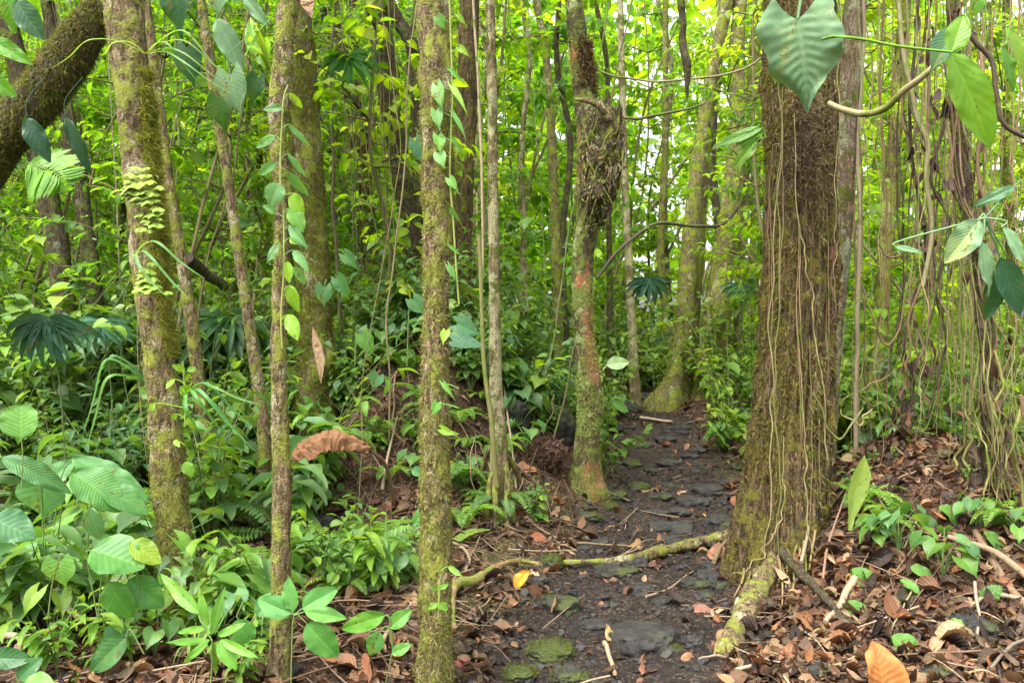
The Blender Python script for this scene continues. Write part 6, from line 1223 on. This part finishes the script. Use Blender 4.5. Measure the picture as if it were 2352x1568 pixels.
# ------------------------------------------------------------------ vines along the broad trunk and the hanging root curtain
def strand(pts, r, col, label=None, name='hanging_root', cat='hanging root', seed=0, wob=.02, matn='vine', group=None, segs=6, n=None):
    mb = MB(); tube(mb, pts, r, segs, n or 40, col, wob, seed); o = mb.build(name, M[matn], origin=pts[-1]); tag(o, label, cat, group); return o
TAN = (0.22, 0.175, 0.08); GRN = (0.13, 0.14, 0.045); BRN = (0.16, 0.095, 0.055); BLK = (0.05, 0.032, 0.022)
VN = [([(1786, 180), (1800, 330), (1788, 480), (1780, 640), (1772, 800), (1776, 960), (1764, 1120), (1756, 1300), (1735, 1420)], TAN, 'left of the two pale vines hanging down the face of the broad trunk'), ([(1798, 200), (1792, 400), (1794, 640), (1786, 860), (1784, 1100), (1792, 1290)], GRN, 'green vine close beside the left pale vine on the broad trunk'),
 ([(1824, 260), (1834, 520), (1858, 640), (1876, 780), (1888, 900), (1902, 1050)], TAN, 'pale vine slanting to the right across the broad trunk'), ([(1800, 1000), (1800, 1150), (1770, 1230), (1735, 1290), (1690, 1310)], TAN, 'pale looping vine at the foot of the broad trunk'),
 ([(1918, 260), (1926, 420), (1922, 560), (1908, 760), (1898, 940)], (0.09, 0.05, 0.035), 'dark cord down the right edge of the broad trunk'), ([(1836, 800), (1846, 1010), (1860, 1180), (1880, 1330), (1860, 1440)], TAN, 'thin vine looping out at the right foot of the broad trunk')]
for q, (L, c_, lab) in enumerate(VN): strand([P(a, b_, 4.62 - .10 * max(0, (b_ - 1000) / 400)) for a, b_ in L], [.003, .004, .003], c_, lab, 'trunk_vine', 'vine', q, .03, n=120)
for q in range(11):      # fibres hugging the trunk: parts of it
    u0 = rnd.uniform(1766, 1905); v0 = rnd.uniform(150, 900); v1 = v0 + rnd.uniform(300, 520); f_ = lambda u: 4.98 - .22 * math.sqrt(max(0.05, 1 - ((u - 1838) / 86) ** 2)) - .01
    L = [(u0, v0), (u0 + rnd.uniform(-10, 10), (v0 + v1) / 2), (u0 + rnd.uniform(-16, 16), v1)]; mb = MB(); tube(mb, [P(a, b_, f_(a)) for a, b_ in L], [.002, .004, .002], 6, 40, rnd.choice([BRN, (0.2, 0.13, 0.07), (0.24, 0.17, 0.09)]), .015, q); mb.build('clinging_root', M['vine'], T6[0], T6[2])
strand([P(1905, 238, 4.6), P(1935, 252, 4.5), P(1980, 262, 4.4), P(2030, 250, 4.3), P(2075, 212, 4.2), P(2120, 175, 4.1), P(2180, 120, 4.0)], [.016, .019, .018, .014], (0.28, 0.24, 0.12), 'smooth thick stem bowing from the broad trunk to the upper right', 'bowed_stem', 'vine stem', 1, .005, segs=12)
strand([P(2215, 60, 3.8), P(2245, 105, 3.8), P(2280, 140, 3.8), P(2290, 230, 3.8), P(2306, 290, 3.8), P(2370, 325, 3.8)], [.012, .011, .010], (0.07, 0.045, 0.03), 'dark cord looping out to the right edge', 'dark_liana', 'liana', 2, .01, segs=10)
strand([P(2062, -10, 5), P(2072, 90, 5), P(2092, 190, 5), P(2110, 260, 5), P(2130, 330, 5), P(2126, 420, 5), P(2140, 540, 5), P(2118, 660, 5)], [.014, .016, .013], (0.22, 0.20, 0.10), 'twisting grey-green liana through the root curtain', 'liana', 'liana', 3, .02, segs=10)
strand([P(1370, 640, 9.5), P(1420, 575, 9.6), P(1500, 520, 9.8), P(1600, 520, 10), P(1680, 500, 10.2), P(1740, 380, 10.2)], [.02, .022, .018], (0.07, 0.06, 0.035), 'dark bent branch crossing behind the trail', 'bent_branch', 'branch', 4, .06, segs=8)
strand([P(1330, 130, 8.5), P(1390, 170, 8.5), P(1480, 185, 8.5), P(1590, 180, 8.4), P(1700, 160, 8.2), P(1770, 110, 8)], [.010, .012, .010], (0.24, 0.20, 0.11), 'thin sagging vine across the upper middle', 'sagging_vine', 'vine', 5, .03)
strand([P(1360, 255, 9), P(1440, 275, 9), P(1530, 262, 9), P(1620, 235, 9.2)], [.014, .018, .012], (0.10, 0.10, 0.04), 'mossy branch across the middle above the trail', 'mossy_branch', 'branch', 6, .05)
strand([P(430, 592, 6.3), P(470, 625, 6.6), P(515, 662, 6.9)], [.05, .045, .04], (0.14, 0.13, 0.04), 'slanting mossy log end between the two left trunks', 'slanting_log', 'log', 7, .02, matn='bark_dark', segs=14)
strand([P(800, 700, 9), P(880, 668, 9), P(980, 650, 9.2)], [.03, .03, .02], (0.15, 0.10, 0.06), 'brown horizontal limb above the crest of the mound', 'horizontal_limb', 'limb', 8, .06, matn='bark_dark', segs=10)
strand([P(1086, -10, 7.4), P(1098, 180, 7.4), P(1104, 330, 7.4), P(1108, 520, 7.4), P(1104, 700, 7.4)], [.012, .014, .010], (0.36, 0.28, 0.17), 'pale liana dangling in front of the brown furrowed trunk', 'liana', 'liana', 9, .02, segs=8)
strand([P(1100, 540, 5.9), P(1106, 700, 5.9), P(1115, 860, 5.9), P(1130, 1000, 5.9), P(1140, 1120, 5.95)], [.014, .016, .02], (0.18, 0.17, 0.06), 'mossy vine leaning against the prop-rooted thin trunk', 'mossy_vine', 'vine', 10, .012, segs=8)
strand([P(1562, -10, 7.0), P(1568, 60, 7.0), P(1576, 150, 7.0), P(1580, 230, 7.0)], [.035, .028, .04, .006], BLK, 'dark knobbly dead root mass hanging at the top right of the trail', 'dead_root_mass', 'hanging root', 11, .03, matn='bark_dark', segs=12)
for q in range(10):
    strand([P(780 + 14 * q, -10, 8), P(800 + 12 * q, 250, 7.9), P(820 + 12 * q + rnd.uniform(-20, 20), 500 + rnd.uniform(-120, 100), 7.8)], [.004, .005, .003], rnd.choice((TAN, BRN, GRN)), None, 'thin_vine', 'vine', 40 + q, .04, group='thin vines by the dark leaning trunk'); AUTO.append((bpy.context.scene.collection.objects[-1], rnd.choice(('thin dangling vine', 'thin pale vine')), 810 + 12 * q, 280))
for q in range(54):
    u0 = rnd.uniform(1930, 2352) if q > 14 else rnd.uniform(2120, 2290); Y = rnd.uniform(4.6, 7.2); ve = rnd.uniform(620, 1180); dr = rnd.uniform(-30, 40); vt = -20
    L = [P(u0, vt, Y), P(u0 + dr * .3 + rnd.uniform(-6, 6), ve * .35, Y), P(u0 + dr * .6 + rnd.uniform(-8, 8), ve * .7, Y), P(u0 + dr, ve, Y)]
    r = rnd.choice((.003, .003, .003, .003, .004, .004, .005, .006, .011)); c_ = rnd.choice((TAN, TAN, GRN, BRN, BRN, BLK))
    strand(L, [r, r, r * .6], c_, None, 'hanging_root', 'hanging root', 100 + q, rnd.choice((.02, .04, .07)), group='roots hanging in a curtain on the right', n=70)
    AUTO.append((bpy.context.scene.collection.objects[-1], {.003: 'hair-thin', .004: 'thin', .005: 'thin wiry', .006: 'cord-like', .011: 'thick'}[r] + {TAN: ' pale', GRN: ' greenish', BRN: ' brown', BLK: ' blackish'}[c_] + ' hanging root', u0 + dr * .5, ve * .5))
for q in range(16):      # slanting or looped ones
    u0 = rnd.uniform(1950, 2340); v0 = rnd.uniform(450, 950); Y = rnd.uniform(4.6, 6.5); dx = rnd.uniform(-160, 160); L = [P(u0, v0, Y), P(u0 + dx * .5, v0 + rnd.uniform(20, 160), Y), P(u0 + dx, v0 + rnd.uniform(-60, 260), Y)]
    strand(L, [.005, .007, .004], rnd.choice((TAN, BRN, GRN)), None, 'slanting_vine', 'vine', 300 + q, .03, group='loose vines slanting through the root curtain'); AUTO.append((bpy.context.scene.collection.objects[-1], rnd.choice(('slanting loose vine', 'bowed loose vine')), u0 + dx * .5, v0 + 60))
def bundle(label, spine, Y, width, ns, cols, bits, name='root_bundle'):
    c = catmull([P(a, b_, Y) for a, b_ in spine], 40); t = thing(name, label, 'root bundle', c[-1]); mb = MB()
    ns = int(ns * .62)
    for q in range(ns):
        off = R.randn(2) * width * .6; k0, k1 = sorted(R.randint(0, 39, 2)); 
        if k1 - k0 < 14: k0, k1 = max(0, k0 - 10), min(39, k0 + 14)
        if q < ns // 4: k0, k1 = 0, 39
        pts = c[k0:k1 + 1:4] + np.array([off[0], off[1], 0]); pts = pts + R.randn(len(pts), 3) * [width * .26, width * .2, .01]
        if len(pts) < 3: continue
        r = .0016 + .010 * R.rand() ** 3; tube(mb, pts, [r, r, r * .5], 6, 50, cols[R.randint(len(cols))], width * .2, q)
    mb.build('strands', M['vine'], t, c[-1]); N = bits; mb = MB(); p = c[R.randint(0, 40, N)] + R.randn(N, 3) * [width * .55, width * .4, .1]
    add_leaves(mb, LIT[3:] + STRAP[:1] + LANCE, p, unit(R.randn(N, 3) * [.35, .35, .3] + [0, 0, -1]), unit(R.randn(N, 3)), .03 + .11 * R.rand(N) ** 1.5, vary((0.085, 0.05, 0.034), N, .6)); mb.build('dead_leaves', M['leaf_dry'], t, c[-1])
bundle('dark ragged root bundle hung with dead leaves, left of the pale oval leaf', [(2190, -20), (2196, 200), (2210, 400), (2240, 560), (2262, 720), (2276, 900), (2282, 1060), (2296, 1200)], 4.7, .13, 44, [BRN, BLK, (0.20, 0.13, 0.08), GRN], 170)
bundle('ragged brown root bundle in the middle of the root curtain', [(2128, -20), (2112, 180), (2118, 360), (2128, 560), (2108, 760), (2092, 900), (2076, 1040)], 5.4, .11, 34, [BRN, BLK, (0.20, 0.14, 0.08)], 120)
bundle('mossy cord bundle reaching the ground at the right of the bank', [(2250, 600), (2285, 800), (2300, 950), (2320, 1100), (2345, 1250), (2370, 1330)], 4.5, .12, 36, [GRN, (0.2, 0.19, 0.06), BRN], 30)
bundle('olive hairy roots over the top right of the bank', [(2200, 880), (2215, 1000), (2225, 1100), (2240, 1190)], 4.9, .10, 24, [GRN, (0.2, 0.19, 0.06)], 20)
bundle('dark rotten stump wrapped in roots right of the pale trunk', [(2075, 930), (2085, 1000), (2080, 1080)], 5.6, .12, 24, [BLK, BRN], 60)
# dense far wood closing the view
ml = MB()
for (Y, N, sz) in ((30, 19000, .66), (38, 19000, .95)):
    u = R.uniform(-500, 2900, N); v = R.uniform(-60, 900, N); dens = np.array([wall_density(a) for a in u]); q = np.stack([u / 130, v / 100, np.full(N, Y * .37)], -1)
    k = (R.rand(N) < dens) & (fbm(q, 3, 5) > -.27 - .25 * (v > 350)); u = u[k]; v = v[k]; n_ = len(u); y = Y + R.randn(n_) * 2.2
    p = np.stack([(u - 1176) * K * y, y, H - (v - 784) * K * y], -1); cc = np.array(FG + FGY)[R.randint(2, 9, n_)] * 1.15 * (.8 + .5 * R.rand(n_, 1))  # far leaves coloured lighter, standing in for the open light behind
    add_leaves(ml, OVAL, p, unit(R.randn(n_, 3) * [1, 1, .6] + [0, 0, -.4]), unit(R.randn(n_, 3) * .5 + [0, -.3, 1]), sz * (.5 + .7 * R.rand(n_)), cc)
tag(ml.build('distant_woods', M['leaf_far']), kind='stuff')

# ------------------------------------------------------------------ labels that say which one, for the small repeated things
for p_ in PR.values():
    if not p_['used']:
        for ch in list(p_['t'].children): bpy.data.objects.remove(ch)
        bpy.data.objects.remove(p_['t'])
for o in list(COL.objects):
    if o.type == 'EMPTY' and o.get('group') == '': del o['group']
ORD = ['first', 'second', 'third', 'fourth', 'fifth', 'sixth', 'seventh', 'eighth', 'ninth', 'tenth', 'eleventh', 'twelfth', 'thirteenth', 'fourteenth', 'fifteenth', 'sixteenth', 'seventeenth', 'eighteenth']
book = {}
for o, look, u, v in AUTO:
    s_ = min(LAND, key=lambda l: (l[1] - u) ** 2 + (l[2] - v) ** 2 * .5); du, dv = u - s_[1], v - s_[2]
    rel = ('right of' if du > 0 else 'left of') if abs(du) > 30 else 'in front of' if dv > 0 else 'behind'
    lvl = 'low ' if dv > 150 else 'high ' if dv < -150 else ''
    book.setdefault((look, lvl + rel + ' ' + s_[0]), []).append((u, v, o))
for (look, where), L in book.items():
    L.sort(key=lambda e: e[0])
    for q, (u, v, o) in enumerate(L):
        w = f"{look} {where}" if len(L) == 1 else (f"{look} {where}, {ORD[q] if q < 18 else 'last'} from the left")
        ws = w.split()
        o['label'] = w if len(ws) <= 16 else ' '.join(w.replace(' from the left', '').split()[:16])
